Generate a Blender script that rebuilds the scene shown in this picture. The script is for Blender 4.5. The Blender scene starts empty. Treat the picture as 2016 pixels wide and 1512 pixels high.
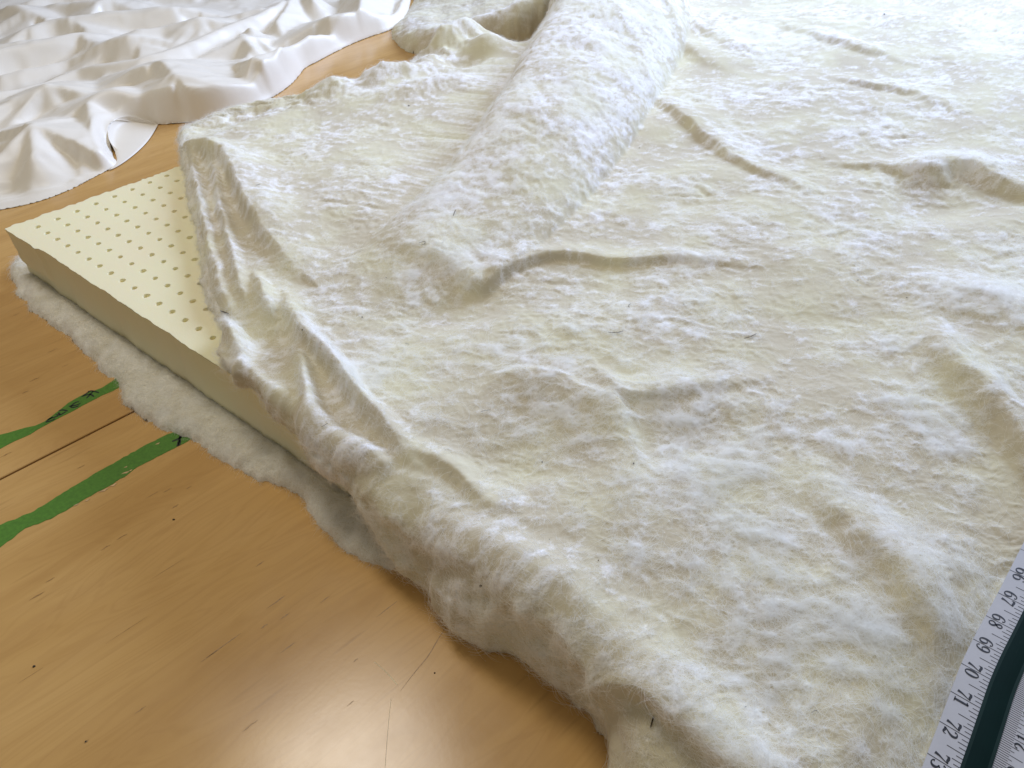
import bpy, math, random
import numpy as np
from mathutils import Matrix, Vector
from mathutils.geometry import delaunay_2d_cdt

S = 0.0254                      # the scene is measured in inches, built in metres
rng = np.random.default_rng(7)
scene = bpy.context.scene
COL = scene.collection

# ------------------------------------------------------------------ camera
CAMZ = 22.73                    # inches above the table
FPX = 1600.0
EX = np.array([0.99945312, -0.02152645, -0.02510127])
EZ = np.array([0.0, 0.75909102, -0.6509845])
EY = np.cross(EZ, EX)           # image down
EX /= np.linalg.norm(EX); EZ /= np.linalg.norm(EZ)
EX = EX - EZ * (EX @ EZ); EX /= np.linalg.norm(EX)
EY = np.cross(EZ, EX)
cd = bpy.data.cameras.new('camera')
cam = bpy.data.objects.new('camera', cd); COL.objects.link(cam)
cd.sensor_width = 36.0
cd.lens = 36.0 * FPX / 2016.0
cd.clip_start = 0.01; cd.clip_end = 60
m = Matrix.Identity(4)
for r in range(3):
    m[r][0] = EX[r]; m[r][1] = -EY[r]; m[r][2] = -EZ[r]
m[2][3] = CAMZ * S
cam.matrix_world = m
scene.camera = cam
scene.render.resolution_x = 1024; scene.render.resolution_y = 768

# ------------------------------------------------------------------ light
w = bpy.data.worlds.new('World'); scene.world = w; w.use_nodes = True
bg = w.node_tree.nodes['Background']
bg.inputs['Color'].default_value = (1.0, 0.93, 0.81, 1)
bg.inputs['Strength'].default_value = 0.225

def area(name, loc, target, sx, sy, power, color, spread=180):
    ld = bpy.data.lights.new(name, 'AREA'); ld.shape = 'RECTANGLE'
    ld.size = sx; ld.size_y = sy; ld.energy = power; ld.color = color
    ld.spread = math.radians(spread)
    o = bpy.data.objects.new(name, ld); COL.objects.link(o)
    o.location = loc
    d = Vector(target) - Vector(loc)
    o.rotation_euler = d.to_track_quat('-Z', 'Y').to_euler()
    return o
area('window_light', (1.72, 2.95, 1.42), (0.0, 0.9, 0.0), 1.6, 1.0, 126, (0.555, 0.69, 1.0))
area('ceiling_light', (-0.54, 1.14, 2.05), (-0.2, 0.45, 0.0), 0.46, 0.46, 14, (1.0, 0.93, 0.82))

scene.view_settings.view_transform = 'Standard'
scene.view_settings.look = 'None'
scene.view_settings.exposure = 0.0
scene.view_settings.gamma = 1.0

# ------------------------------------------------------------------ helpers
def un(px, py, z=3.0):
    """point of the photograph -> inches on the level plane z"""
    d = EX * ((px - 1008) / FPX) + EY * ((py - 756) / FPX) + EZ
    k = (z - CAMZ) / d[2]
    return np.array([d[0] * k, d[1] * k])

def unl(pts, z=3.0):
    return np.array([un(p[0], p[1], p[2] if len(p) > 2 else z) for p in pts])

def sstep(a, b, x):
    t = np.clip((x - a) / (b - a), 0, 1)
    return t * t * (3 - 2 * t)

_perm = rng.permutation(512)
_perm = np.concatenate([_perm, _perm, _perm])
_val = rng.uniform(-1, 1, 512)
_ang = rng.uniform(0, 2 * np.pi, 512)
_gx, _gy = np.cos(_ang), np.sin(_ang)
def noise(x, y, seed=0):
    xi = np.floor(x).astype(np.int64); yi = np.floor(y).astype(np.int64)
    xf = x - xi; yf = y - yi
    u = xf * xf * xf * (xf * (xf * 6 - 15) + 10); v = yf * yf * yf * (yf * (yf * 6 - 15) + 10)
    def g(ix, iy, fx, fy):
        h = _perm[(_perm[(ix + seed * 37) & 511] + iy) & 511]
        return _gx[h] * fx + _gy[h] * fy
    a = g(xi, yi, xf, yf); b = g(xi + 1, yi, xf - 1, yf)
    c = g(xi, yi + 1, xf, yf - 1); d = g(xi + 1, yi + 1, xf - 1, yf - 1)
    return ((a + (b - a) * u) * (1 - v) + (c + (d - c) * u) * v) * 1.5
def fbm(x, y, octs=4, gain=0.5, seed=0):
    s = 0; a = 1.0; f = 1.0
    for k in range(octs):
        s = s + a * noise(x * f + 13.7 * k, y * f - 7.3 * k, seed + k)
        a *= gain; f *= 2.03
    return s
def ridged(x, y, octs=3, gain=0.5, seed=0):
    s = 0; a = 1.0; f = 1.0
    for k in range(octs):
        s = s + a * (1 - np.abs(noise(x * f + 3.1 * k, y * f + 9.2 * k, seed + k)) * 2.2)
        a *= gain; f *= 2.1
    return s

def poly_dist(X, Y, P, closed=True):
    """distance to a polyline, nearest point, and (for closed) inside flag"""
    n = len(P); best = np.full(X.shape, 1e9); bz = np.zeros_like(X); bx = np.zeros_like(X); by = np.zeros_like(X)
    ins = np.zeros(X.shape, bool)
    for i in range(n if closed else n - 1):
        a = P[i]; b = P[(i + 1) % n]
        ex, ey = (b - a)[:2]; L = ex * ex + ey * ey + 1e-12
        t = np.clip(((X - a[0]) * ex + (Y - a[1]) * ey) / L, 0, 1)
        qx = a[0] + t * ex; qy = a[1] + t * ey
        d = (X - qx) ** 2 + (Y - qy) ** 2
        mk = d < best
        best[mk] = d[mk]; bx[mk] = qx[mk]; by[mk] = qy[mk]
        if len(a) > 2: bz[mk] = (a[2] + t * (b[2] - a[2]))[mk]
        if closed:
            c = ((a[1] > Y) != (b[1] > Y))
            if abs(ey) > 1e-12:
                c &= X < (ex * (Y - a[1]) / ey + a[0])
            ins ^= c
    if P.shape[1] > 2: return np.sqrt(best), bx, by, ins, bz
    return np.sqrt(best), bx, by, ins

def smooth_poly(P, closed=False, it=2):
    P = np.array(P, float)
    for _ in range(it):
        if closed:
            Q = np.roll(P, -1, 0)
            P = np.stack([P * .75 + Q * .25, P * .25 + Q * .75], 1).reshape(-1, P.shape[1])
        else:
            A, B = P[:-1], P[1:]
            M_ = np.stack([A * .75 + B * .25, A * .25 + B * .75], 1).reshape(-1, P.shape[1])
            P = np.concatenate([P[:1], M_, P[-1:]])
    return P

class Field:
    """a height field gathered from traced folds"""
    def __init__(self, X, Y):
        self.X, self.Y = X, Y; self.H = np.zeros_like(X); self.SX = np.zeros_like(X); self.SY = np.zeros_like(X)
    def ridge(self, pts, z=3.9, prof='smooth', mode='add', wob=0.0, seed=3, shift=False):
        """pts: (px, py, amp, width_left, width_right) along the fold; left is the left hand walking along it"""
        pts = np.array(pts, float)
        W = unl([(p[0], p[1]) for p in pts], z)
        Q = smooth_poly(np.c_[W, pts[:, 2:5]], it=2)
        mw = Q[:, 3:5].max() * (3.1 if shift else 1.15) + wob
        m_ = ((self.X > Q[:, 0].min() - mw) & (self.X < Q[:, 0].max() + mw) &
              (self.Y > Q[:, 1].min() - mw) & (self.Y < Q[:, 1].max() + mw))
        x = self.X[m_]; y = self.Y[m_]
        if len(x) == 0: return
        if wob:
            xo, yo = x, y
            x = xo + wob * fbm(xo / 1.3, yo / 1.3, 3, seed=seed)
            y = yo + wob * fbm(xo / 1.3 + 40, yo / 1.3 + 9, 3, seed=seed + 5)
        best = np.full(x.shape, 1e9); amp = np.zeros_like(x); wd = np.ones_like(x); side_ = np.zeros(x.shape, bool); nx_ = np.zeros_like(x); ny_ = np.zeros_like(x)
        for a, b in zip(Q[:-1], Q[1:]):
            ex, ey = b[0] - a[0], b[1] - a[1]; L = ex * ex + ey * ey + 1e-12
            t = np.clip(((x - a[0]) * ex + (y - a[1]) * ey) / L, 0, 1)
            dx = x - a[0] - t * ex; dy = y - a[1] - t * ey
            d = dx * dx + dy * dy
            mk = d < best
            s = (ex * dy - ey * dx) > 0
            am = a[2] + (b[2] - a[2]) * t
            wl = a[3] + (b[3] - a[3]) * t; wr = a[4] + (b[4] - a[4]) * t
            best[mk] = d[mk]; amp[mk] = am[mk]; dd_ = np.sqrt(d) + 1e-6; nx_[mk] = (dx / dd_)[mk]; ny_[mk] = (dy / dd_)[mk]; side_[mk] = s[mk]; wd[mk] = np.where(s, wl, wr)[mk]
        r = np.sqrt(best) / wd
        if prof == 'smooth':
            p = np.exp(-3.0 * r * r) * (1 - sstep(.85, 1.15, r))
        elif prof == 'tent':
            p = np.clip(1 - r, 0, 1); p = np.where(p > .9, .9 + (p - .9) * (1 - (p - .9) * 5), p)
        elif prof == 'round':
            p = np.clip(1 - r * r, 0, 1) ** (.70 if shift else .5)
        elif prof == 'roll':
            sd_ = side_
            p = np.where(sd_, np.sqrt(np.clip(1 - r * r, 0, 1)), np.exp(-3.0 * r * r) * (1 - sstep(.85, 1.15, r)))
        elif prof == 'sharp':
            p = np.exp(-3.2 * r) * (1 - sstep(.8, 1.1, r))
        if shift:
            k = amp * (1 - p) * (1 - sstep(1.0, 3.0, r))
            self.SX[m_] += nx_ * k; self.SY[m_] += ny_ * k
        if mode == 'add': self.H[m_] += amp * p
        else: self.H[m_] = np.maximum(self.H[m_], amp * p)
    def bump(self, px, py, amp, rx, ry, ang=0, z=3.9):
        c = un(px, py, z); a = math.radians(ang)
        dx = self.X - c[0]; dy = self.Y - c[1]
        u = (dx * math.cos(a) + dy * math.sin(a)) / rx; v = (-dx * math.sin(a) + dy * math.cos(a)) / ry
        self.H += amp * np.exp(-1.5 * (u * u + v * v))

def normals(X, Y, Z, up=True):
    P = np.stack([X, Y, Z], -1)
    tu = np.gradient(P, axis=1); tv = np.gradient(P, axis=0)
    n = np.cross(tu, tv); n /= np.linalg.norm(n, axis=-1)[..., None] + 1e-12
    if up: n[n[..., 2] < 0] *= -1
    return n

def blur(A, k):
    w_ = np.exp(-0.5 * (np.arange(-3 * k, 3 * k + 1) / k) ** 2); w_ /= w_.sum(); r = 3 * k
    for ax in (0, 1):
        P = np.pad(A, [(r, r) if i == ax else (0, 0) for i in range(2)], mode='edge')
        A = sum(w_[i] * (P[i:i + A.shape[0]] if ax == 0 else P[:, i:i + A.shape[1]]) for i in range(2 * r + 1))
    return A

def grid_mesh(name, mat, X, Y, Z, keep, parent=None, attrs=None, smooth=True):
    R, C = X.shape
    idx = np.arange(R * C).reshape(R, C)
    f = np.stack([idx[:-1, :-1], idx[:-1, 1:], idx[1:, 1:], idx[1:, :-1]], -1).reshape(-1, 4)
    kf = keep.reshape(-1)
    f = f[kf[f].all(1)]
    used = np.zeros(R * C, bool); used[f.reshape(-1)] = True
    remap = np.cumsum(used) - 1
    V = np.stack([X, Y, Z], -1).reshape(-1, 3)[used] * S
    f = remap[f]
    me = bpy.data.meshes.new(name)
    me.vertices.add(len(V)); me.vertices.foreach_set('co', V.astype(np.float32).ravel())
    me.loops.add(f.size); me.loops.foreach_set('vertex_index', f.astype(np.int32).ravel())
    me.polygons.add(len(f)); me.polygons.foreach_set('loop_start', np.arange(0, f.size, 4, dtype=np.int32))
    me.update(calc_edges=True)
    me.polygons.foreach_set('use_smooth', np.full(len(f), smooth))
    for k, a in (attrs or {}).items():
        at = me.attributes.new(k, 'FLOAT', 'POINT')
        at.data.foreach_set('value', a.reshape(-1)[used].astype(np.float32))
    me.materials.append(mat)
    o = bpy.data.objects.new(name, me); COL.objects.link(o)
    if parent: o.parent = parent
    return o, used

def mesh(name, verts, faces, mat, parent=None, smooth=False):
    me = bpy.data.meshes.new(name)
    me.from_pydata([tuple(np.array(v) * S) for v in verts], [], faces); me.update()
    if smooth: me.polygons.foreach_set('use_smooth', [True] * len(me.polygons))
    me.materials.append(mat)
    o = bpy.data.objects.new(name, me); COL.objects.link(o)
    if parent: o.parent = parent
    return o

def empty(name, loc=(0, 0, 0)):
    o = bpy.data.objects.new(name, None); COL.objects.link(o)
    o.location = Vector(loc) * S
    return o
def tag(o, label=None, cat=None, group=None, kind=None):
    if label: o['label'] = label
    if cat: o['category'] = cat
    if group: o['group'] = group
    if kind: o['kind'] = kind
    return o
def adopt(child, parent):
    child.parent = parent
    child.matrix_parent_inverse = Matrix.Translation(-parent.location)

# ------------------------------------------------------------------ materials
class NT:
    def __init__(self, name):
        self.m = bpy.data.materials.new(name); self.m.use_nodes = True
        self.t = self.m.node_tree; self.n = self.t.nodes; self.l = self.t.links
        self.b = self.n['Principled BSDF']; self.out = self.n['Material Output']
    def node(self, typ, **kw):
        n = self.n.new(typ)
        for k, v in kw.items():
            if k == 'inp':
                for a, b in v.items():
                    if hasattr(b, 'is_output'): self.l.new(b, n.inputs[a])
                    else: n.inputs[a].default_value = b
            else: setattr(n, k, v)
        return n
    def noise(self, vec, scale, detail=4, rough=0.55, dist=0.0):
        n = self.node('ShaderNodeTexNoise', inp={'Vector': vec, 'Scale': scale, 'Detail': detail, 'Roughness': rough, 'Distortion': dist})
        return n.outputs['Fac']
    def ramp(self, fac, stops, interp='LINEAR'):
        n = self.node('ShaderNodeValToRGB'); n.color_ramp.interpolation = interp
        e = n.color_ramp.elements
        e[0].position, e[0].color = stops[0][0], (*stops[0][1], 1)
        e[1].position, e[1].color = stops[-1][0], (*stops[-1][1], 1)
        for p, c in stops[1:-1]:
            k = e.new(p); k.color = (*c, 1)
        self.l.new(fac, n.inputs['Fac']); return n.outputs['Color']
    def mix(self, fac, a, b, mode='MIX'):
        n = self.node('ShaderNodeMix', data_type='RGBA', blend_type=mode)
        for s, v in ((0, fac), (6, a), (7, b)):
            if hasattr(v, 'is_output'): self.l.new(v, n.inputs[s])
            else: n.inputs[s].default_value = v if s == 0 else (*v, 1)
        return n.outputs[2]
    def math(self, op, a, b=0.0):
        n = self.node('ShaderNodeMath', operation=op)
        for s, v in ((0, a), (1, b)):
            if hasattr(v, 'is_output'): self.l.new(v, n.inputs[s])
            else: n.inputs[s].default_value = v
        return n.outputs[0]
    def mapping(self, scale=(1, 1, 1), rot=(0, 0, 0), loc=(0, 0, 0)):
        tc = self.node('ShaderNodeTexCoord')
        mp = self.node('ShaderNodeMapping', inp={'Vector': tc.outputs['Object'], 'Scale': scale, 'Rotation': rot, 'Location': loc})
        return mp.outputs['Vector']
    def bump(self, h, strength, dist, normal=None):
        n = self.node('ShaderNodeBump', inp={'Height': h, 'Strength': strength, 'Distance': dist})
        if normal is not None: self.l.new(normal, n.inputs['Normal'])
        return n.outputs['Normal']
    def set(self, **kw):
        for k, v in kw.items():
            k = k.replace('_', ' ')
            if hasattr(v, 'is_output'): self.l.new(v, self.b.inputs[k])
            else: self.b.inputs[k].default_value = v

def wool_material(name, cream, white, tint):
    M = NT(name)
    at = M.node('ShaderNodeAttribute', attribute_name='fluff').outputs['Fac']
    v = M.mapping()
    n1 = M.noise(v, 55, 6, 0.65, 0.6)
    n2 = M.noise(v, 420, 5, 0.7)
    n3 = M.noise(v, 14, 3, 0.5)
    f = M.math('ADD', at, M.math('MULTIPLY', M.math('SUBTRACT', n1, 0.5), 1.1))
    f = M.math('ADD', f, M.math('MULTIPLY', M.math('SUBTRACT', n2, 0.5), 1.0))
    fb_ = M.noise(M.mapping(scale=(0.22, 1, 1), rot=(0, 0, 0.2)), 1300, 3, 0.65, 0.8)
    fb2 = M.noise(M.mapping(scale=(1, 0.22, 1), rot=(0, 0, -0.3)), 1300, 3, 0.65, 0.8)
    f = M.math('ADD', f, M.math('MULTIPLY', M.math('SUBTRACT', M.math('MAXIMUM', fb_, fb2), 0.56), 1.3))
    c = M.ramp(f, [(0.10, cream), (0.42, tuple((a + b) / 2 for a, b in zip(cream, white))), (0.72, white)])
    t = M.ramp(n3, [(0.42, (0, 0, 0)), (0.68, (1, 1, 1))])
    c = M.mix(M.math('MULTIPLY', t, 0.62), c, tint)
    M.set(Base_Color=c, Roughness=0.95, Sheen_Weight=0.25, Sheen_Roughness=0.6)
    M.b.inputs['Specular IOR Level'].default_value = 0.1
    M.b.inputs['Sheen Tint'].default_value = (1, 1, 1, 1)
    h = M.math('ADD', M.math('MULTIPLY', n1, 0.5), M.math('MULTIPLY', n2, 0.5))
    fib = M.noise(M.mapping(scale=(0.25, 1, 1), rot=(0, 0, 0.15)), 900, 3, 0.6, 0.4)
    h = M.math('ADD', h, M.math('MULTIPLY', fib, 0.35))
    M.set(Normal=M.bump(h, 0.40, 0.0012), Subsurface_Weight=0.15)
    M.b.inputs['Subsurface Radius'].default_value = (1.0, 0.9, 0.7); M.b.inputs['Subsurface Scale'].default_value = 0.005
    return M.m
WOOL = wool_material('wool', (0.62, 0.56, 0.42), (0.945, 0.94, 0.955), (0.76, 0.73, 0.50))
WOOL2 = wool_material('wool_under', (0.70, 0.655, 0.53), (0.86, 0.84, 0.78), (0.70, 0.66, 0.52))

M = NT('wool_fibre'); M.set(Base_Color=(0.95, 0.95, 0.93, 1), Roughness=0.8)
M.b.inputs['Specular IOR Level'].default_value = 0.15
tr = M.node('ShaderNodeBsdfTranslucent', inp={'Color': (0.97, 0.97, 0.95, 1)})
mx = M.node('ShaderNodeMixShader', inp={'Fac': 0.62}); M.l.new(M.b.outputs[0], mx.inputs[1]); M.l.new(tr.outputs[0], mx.inputs[2]); M.l.new(mx.outputs[0], M.out.inputs['Surface'])
FIBRE = M.m

M = NT('latex')
v = M.mapping()
n1 = M.noise(v, 500, 4, 0.6); n2 = M.noise(v, 12, 3, 0.5); n3 = M.noise(v, 1500, 2, .5)
c = M.ramp(n2, [(0.3, (0.89, 0.845, 0.56)), (0.7, (0.89, 0.81, 0.55))])
c = M.mix(M.math('MULTIPLY', n1, 0.25), c, (0.86, 0.82, 0.62))
M.set(Base_Color=c, Roughness=0.75, Normal=M.bump(M.math('ADD', n1, M.math('MULTIPLY', n3, .5)), 0.25, 0.0006))
M.b.inputs['Specular IOR Level'].default_value = 0.3
M.set(Subsurface_Weight=0.25); M.b.inputs['Subsurface Radius'].default_value = (1.0, .85, .6); M.b.inputs['Subsurface Scale'].default_value = 0.006
LATEX = M.m

M = NT('cotton_sateen')
v = M.mapping()
n1 = M.noise(v, 35, 4, 0.5); n2 = M.noise(M.mapping(scale=(1, .3, 1), rot=(0, 0, 0.5)), 900, 2, 0.5); n3 = M.noise(v, 5, 2)
c = M.ramp(n3, [(0.35, (0.83, 0.78, 0.685)), (0.65, (0.87, 0.82, 0.73))])
M.set(Base_Color=c, Roughness=0.40, Sheen_Weight=0.1, Normal=M.bump(n2, 0.06, 0.0004, M.bump(n1, 0.10, 0.004)))
M.b.inputs['Specular IOR Level'].default_value = 0.35
FABRIC = M.m

SEAM_A = un(0, 943, 0.0); SEAM_B = un(262, 810, 0.0)
GRAIN = math.atan2(SEAM_B[1] - SEAM_A[1], SEAM_B[0] - SEAM_A[0])
def wood_material(name, off):
    M = NT(name)
    tc = M.node('ShaderNodeTexCoord')
    mp0 = M.node('ShaderNodeMapping', inp={'Vector': tc.outputs['Object'], 'Rotation': (0, 0, -GRAIN), 'Location': (off, off * .7, 0)})
    base = mp0.outputs['Vector']
    def mp(sx, sy):
        return M.node('ShaderNodeMapping', inp={'Vector': base, 'Scale': (sx, sy, 1)}).outputs['Vector']
    big = M.noise(mp(1.3, 9), 1.6, 3, 0.5, 1.2)
    med = M.noise(mp(2.2, 26), 2.2, 5, 0.6, 0.9)
    fine = M.noise(mp(14, 420), 1.0, 4, 0.6)
    cath = M.noise(mp(2.0, 11), 1.9, 2, 0.4, 2.2)
    band = M.math('SINE', M.math('MULTIPLY', cath, 48))
    c = M.ramp(big, [(0.30, (0.545, 0.315, 0.10)), (0.5, (0.615, 0.37, 0.125)), (0.72, (0.66, 0.41, 0.15))])
    c = M.mix(M.math('MULTIPLY', M.ramp(med, [(0.45, (0, 0, 0)), (0.75, (1, 1, 1))]), 0.34), c, (0.46, 0.25, 0.085))
    c = M.mix(M.math('MULTIPLY', M.math('MAXIMUM', band, 0.0), 0.10), c, (0.34, 0.16, 0.04))
    c = M.mix(M.math('MULTIPLY', fine, 0.16), c, (0.46, 0.26, 0.09))
    # mineral flecks, short dashes along the grain
    vo = M.node('ShaderNodeTexVoronoi', feature='F1', inp={'Vector': mp(13, 150), 'Scale': 1.0, 'Randomness': 1.0})
    pick = M.math('GREATER_THAN', M.node('ShaderNodeSeparateColor', inp={'Color': vo.outputs['Color']}).outputs[0], 0.86)
    dash = M.math('MULTIPLY', M.math('SUBTRACT', 1.0, M.node('ShaderNodeMapRange', inp={'Value': vo.outputs['Distance'], 'From Min': 0.08, 'From Max': 0.30}).outputs[0]), pick)
    c = M.mix(M.math('MULTIPLY', dash, 0.24), c, (0.22, 0.10, 0.03))
    rg = M.node('ShaderNodeMapRange', inp={'Value': M.noise(mp(5, 5), 3, 5, 0.6), 'From Min': .3, 'From Max': .7, 'To Min': 0.19, 'To Max': 0.25}).outputs[0]
    orange = M.noise(base, 240, 2, 0.5)
    M.set(Base_Color=c, Roughness=rg, Normal=M.bump(orange, 0.018, 0.0008, M.bump(fine, 0.03, 0.0004)))
    M.b.inputs['Specular IOR Level'].default_value = 0.5
    return M.m
WOOD_A = wood_material('maple_ply', 0.0)
WOOD_B = wood_material('maple_ply_far', 1.7)

def plain(name, col, rough=0.6, spec=0.4, scale=60, amt=0.25, bump=0.1):
    M = NT(name)
    n = M.noise(M.mapping(), scale, 4, 0.6)
    c = M.ramp(n, [(0.3, tuple(x * (1 - amt) for x in col)), (0.7, tuple(min(1, x * (1 + amt)) for x in col))])
    M.set(Base_Color=c, Roughness=rough, Normal=M.bump(n, bump, 0.001))
    M.b.inputs['Specular IOR Level'].default_value = spec
    return M.m
GREEN = plain('green_masking_tape', (0.080, 0.215, 0.022), 0.55, 0.35, 260, 0.16)
MARKER = plain('black_marker', (0.012, 0.022, 0.012), 0.5)
EDGE = plain('seam_dark_brown', (0.10, 0.035, 0.02), 0.7)  # dark brown of the recessed seam between the boards
SPECK = plain('dark_seed', (0.055, 0.040, 0.022), 0.7)
SCRATCH = plain('scratched_varnish', (0.92, 0.78, 0.55), 0.22)
CHIP = plain('bare_chip', (0.62, 0.42, 0.22), 0.6)
TAPEW = plain('tape_white', (0.46, 0.455, 0.47), 0.45, 0.4, 40, 0.05, 0.02)
TAPEG = plain('tape_green', (0.002, 0.013, 0.011), 0.7, 0.06, 30, 0.15, 0.02)
TAPEG2 = plain('tape_green_rim', (0.007, 0.022, 0.018), 0.6, 0.1, 30, 0.15, 0.02)
INK = plain('black_ink', (0.012, 0.012, 0.014), 0.5)

# ------------------------------------------------------------------ slab outline
A_DIR = np.array([0.757, -0.6534]); A_DIR /= np.linalg.norm(A_DIR)
L_DIR = np.array([0.730, 0.684]); L_DIR /= np.linalg.norm(L_DIR)
SC = un(15, 448, 3.0)
ZT, ZB = 3.0, 0.42
def slab_out(X, Y):
    """signed distances: past the near edge, past the left edge (positive = outside)"""
    nx, ny = A_DIR[1], -A_DIR[0]
    dn = (X - SC[0]) * nx + (Y - SC[1]) * ny
    lx, ly = -L_DIR[1], L_DIR[0]
    dl = (X - SC[0]) * lx + (Y - SC[1]) * ly
    return dn, dl

# ------------------------------------------------------------------ table
table = empty('work_table', (0, 40, 0))
tag(table, 'pale varnished maple plywood work table with green tape strips', 'table')
gd = np.array([math.cos(GRAIN), math.sin(GRAIN)]); gn = np.array([-gd[1], gd[0]])
def board(c0, c1, mat):
    """slab of table top between two offsets across the seam"""
    r = []
    for t, s in ((-90, c0), (160, c0), (160, c1), (-90, c1)):
        p = SEAM_A + gd * t + gn * s; r.append((p[0], p[1]))
    b = 0.03
    cx = np.mean(r, 0)
    def ring(z, k):
        out = []
        for i, p in enumerate(r):
            q = np.array(p) + gn * (k if i < 2 else -k) + gd * (k if i in (0, 3) else -k)
            out.append((q[0], q[1], z))
        return out
    v = ring(-0.75, 0) + ring(-b, 0) + ring(0, b)
    f = [(3, 2, 1, 0), (8, 9, 10, 11)]
    for a in (0, 4):
        for i in range(4):
            j = (i + 1) % 4
            f.append((a + i, a + j, a + 4 + j, a + 4 + i))
    o = mesh('tabletop_board', v, f, mat); adopt(o, table); return o
bA = board(-70, -0.055, WOOD_A)
bB = board(0.055, 95, WOOD_B)
e = mesh('seam_backing', [tuple(SEAM_A + gd * t + gn * s) + (z,) for z in (-0.7, -0.10) for t, s in ((-89, -.6), (159, -.6), (159, .6), (-89, .6))],
         [(3, 2, 1, 0), (4, 5, 6, 7), (0, 1, 5, 4), (1, 2, 6, 5), (2, 3, 7, 6), (3, 0, 4, 7)], EDGE)
adopt(e, table)

def flat(name, px, z, mat, parent, th=0.008):
    """thin flat piece lying on the table, outline traced"""
    P = unl(px, z); n = len(P)
    v = [(p[0], p[1], z) for p in P] + [(p[0], p[1], z + th) for p in P]
    f = [tuple(range(2 * n - 1, n - 1, -1)) if area2(P) < 0 else tuple(range(n, 2 * n))]
    f += [(i, (i + 1) % n, n + (i + 1) % n, n + i) for i in range(n)]
    o = mesh(name, v, f, mat); 
    if parent: adopt(o, parent)
    return o
def area2(P):
    x, y = P[:, 0], P[:, 1]
    return float((x * np.roll(y, -1) - y * np.roll(x, -1)).sum())
def rough_edge(pts, amp, seg=9, seed=0):
    r = random.Random(seed); out = []
    for a, b in zip(pts, pts[1:] + pts[:1]):
        L = math.dist(a, b); n = max(1, int(L / seg))
        for k in range(n):
            t = k / n
            out.append((a[0] + (b[0] - a[0]) * t + (r.uniform(-amp, amp) if k else 0), a[1] + (b[1] - a[1]) * t + (r.uniform(-amp, amp) if k else 0)))
    return out
g1 = [(-60, 876), (0, 856), (30, 848), (70, 838), (88, 830), (105, 817), (135, 793), (170, 774), (200, 764), (222, 750), (240, 735), (262, 720),
      (262, 748), (222, 770), (200, 779), (150, 806), (90, 837), (60, 855), (30, 868), (0, 884), (-60, 912)]
t1 = tag(flat('masking_tape', rough_edge(g1, 0.7, 14, 1), 0.004, GREEN, None),
         'torn green tape strip narrowing in the middle with black marker strokes, above the table seam', 'tape')
g2 = [(-80, 1068), (0, 1034), (60, 1010), (140, 960), (200, 925), (280, 880), (330, 855), (375, 838), (420, 822), (430, 838), (380, 862), (345, 882), (280, 915), (215, 957),
      (150, 993), (100, 1022), (50, 1040), (30, 1056), (0, 1078), (-80, 1112)]
t2 = tag(flat('masking_tape', rough_edge(g2, 1.1, 8, 2), 0.004, GREEN, None),
         'long even strip of green tape with chipped lower edge, nearer than the table seam', 'tape')
def strokes(lines, wpx, parent, z=0.016, name='marker_writing'):
    v = []; f = []
    for ln in lines:
        P = smooth_poly([un(x, y, z) for x, y in ln], it=2); n = len(P)
        W = wpx
        for i, p in enumerate(P):
            a = P[max(0, i - 1)]; b = P[min(n - 1, i + 1)]; d = b - a; d /= (np.linalg.norm(d) + 1e-9)
            nn = np.array([-d[1], d[0]]) * W * (0.6 + 0.4 * math.sin(math.pi * (i + .5) / n))
            v += [(p[0] + nn[0], p[1] + nn[1], z), (p[0] - nn[0], p[1] - nn[1], z)]
        k = len(v) - 2 * n
        f += [(k + 2 * i, k + 2 * i + 1, k + 2 * i + 3, k + 2 * i + 2) for i in range(n - 1)]
    o = mesh(name, v, f, MARKER); adopt(o, parent) if parent.type != 'MESH' else setattr(o, 'parent', parent)
    return o
c4 = lambda x, y: (x / 2.88, y / 2.88 + 680)
strokes([[c4(*p) for p in l] for l in [
    [(498, 262), (520, 256), (562, 268)], [(530, 258), (490, 300)], [(462, 290), (512, 274), (532, 290)], [(505, 262), (470, 286)],
    [(398, 352), (420, 326), (447, 318)], [(390, 345), (430, 340), (456, 328)], [(402, 352), (428, 350), (446, 342)],
    [(332, 372), (352, 364), (384, 372)], [(318, 392), (340, 396), (372, 376)], [(330, 380), (340, 392)],
    [(270, 420), (290, 412), (330, 400)], [(258, 436), (286, 428), (312, 416)], [(262, 430), (300, 404)]]], 0.040, t1)
strokes([[c4(*p) for p in l] for l in [
    [(1030, 490), (1018, 530), (1005, 572)], [(1024, 505), (1045, 520), (1100, 500)], [(975, 545), (1010, 530), (1040, 512)], [(1022, 534), (1015, 568)], [(1045, 490), (1025, 512)]]], 0.052, t2)
chip = 0
for cx, cy, L, ww in ((204, 965, 10, 2.2), (222, 955, 9, 2), (170, 985, 8, 1.6), (247, 930, 9, 1.8), (256, 926, 5, 1.4), (310, 873, 5, 1.2), (247, 919, 4, 1), (150, 993, 6, 1.2)):
    P = rough_edge([(cx - L, cy + L * .45), (cx, cy - ww + 1), (cx + L, cy - L * .45), (cx + 2, cy + ww)], 0.8, 4, int(cx))
    o = flat('bare_chip', P, 0.0125, CHIP, None, 0.003); o.parent = t2
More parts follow.
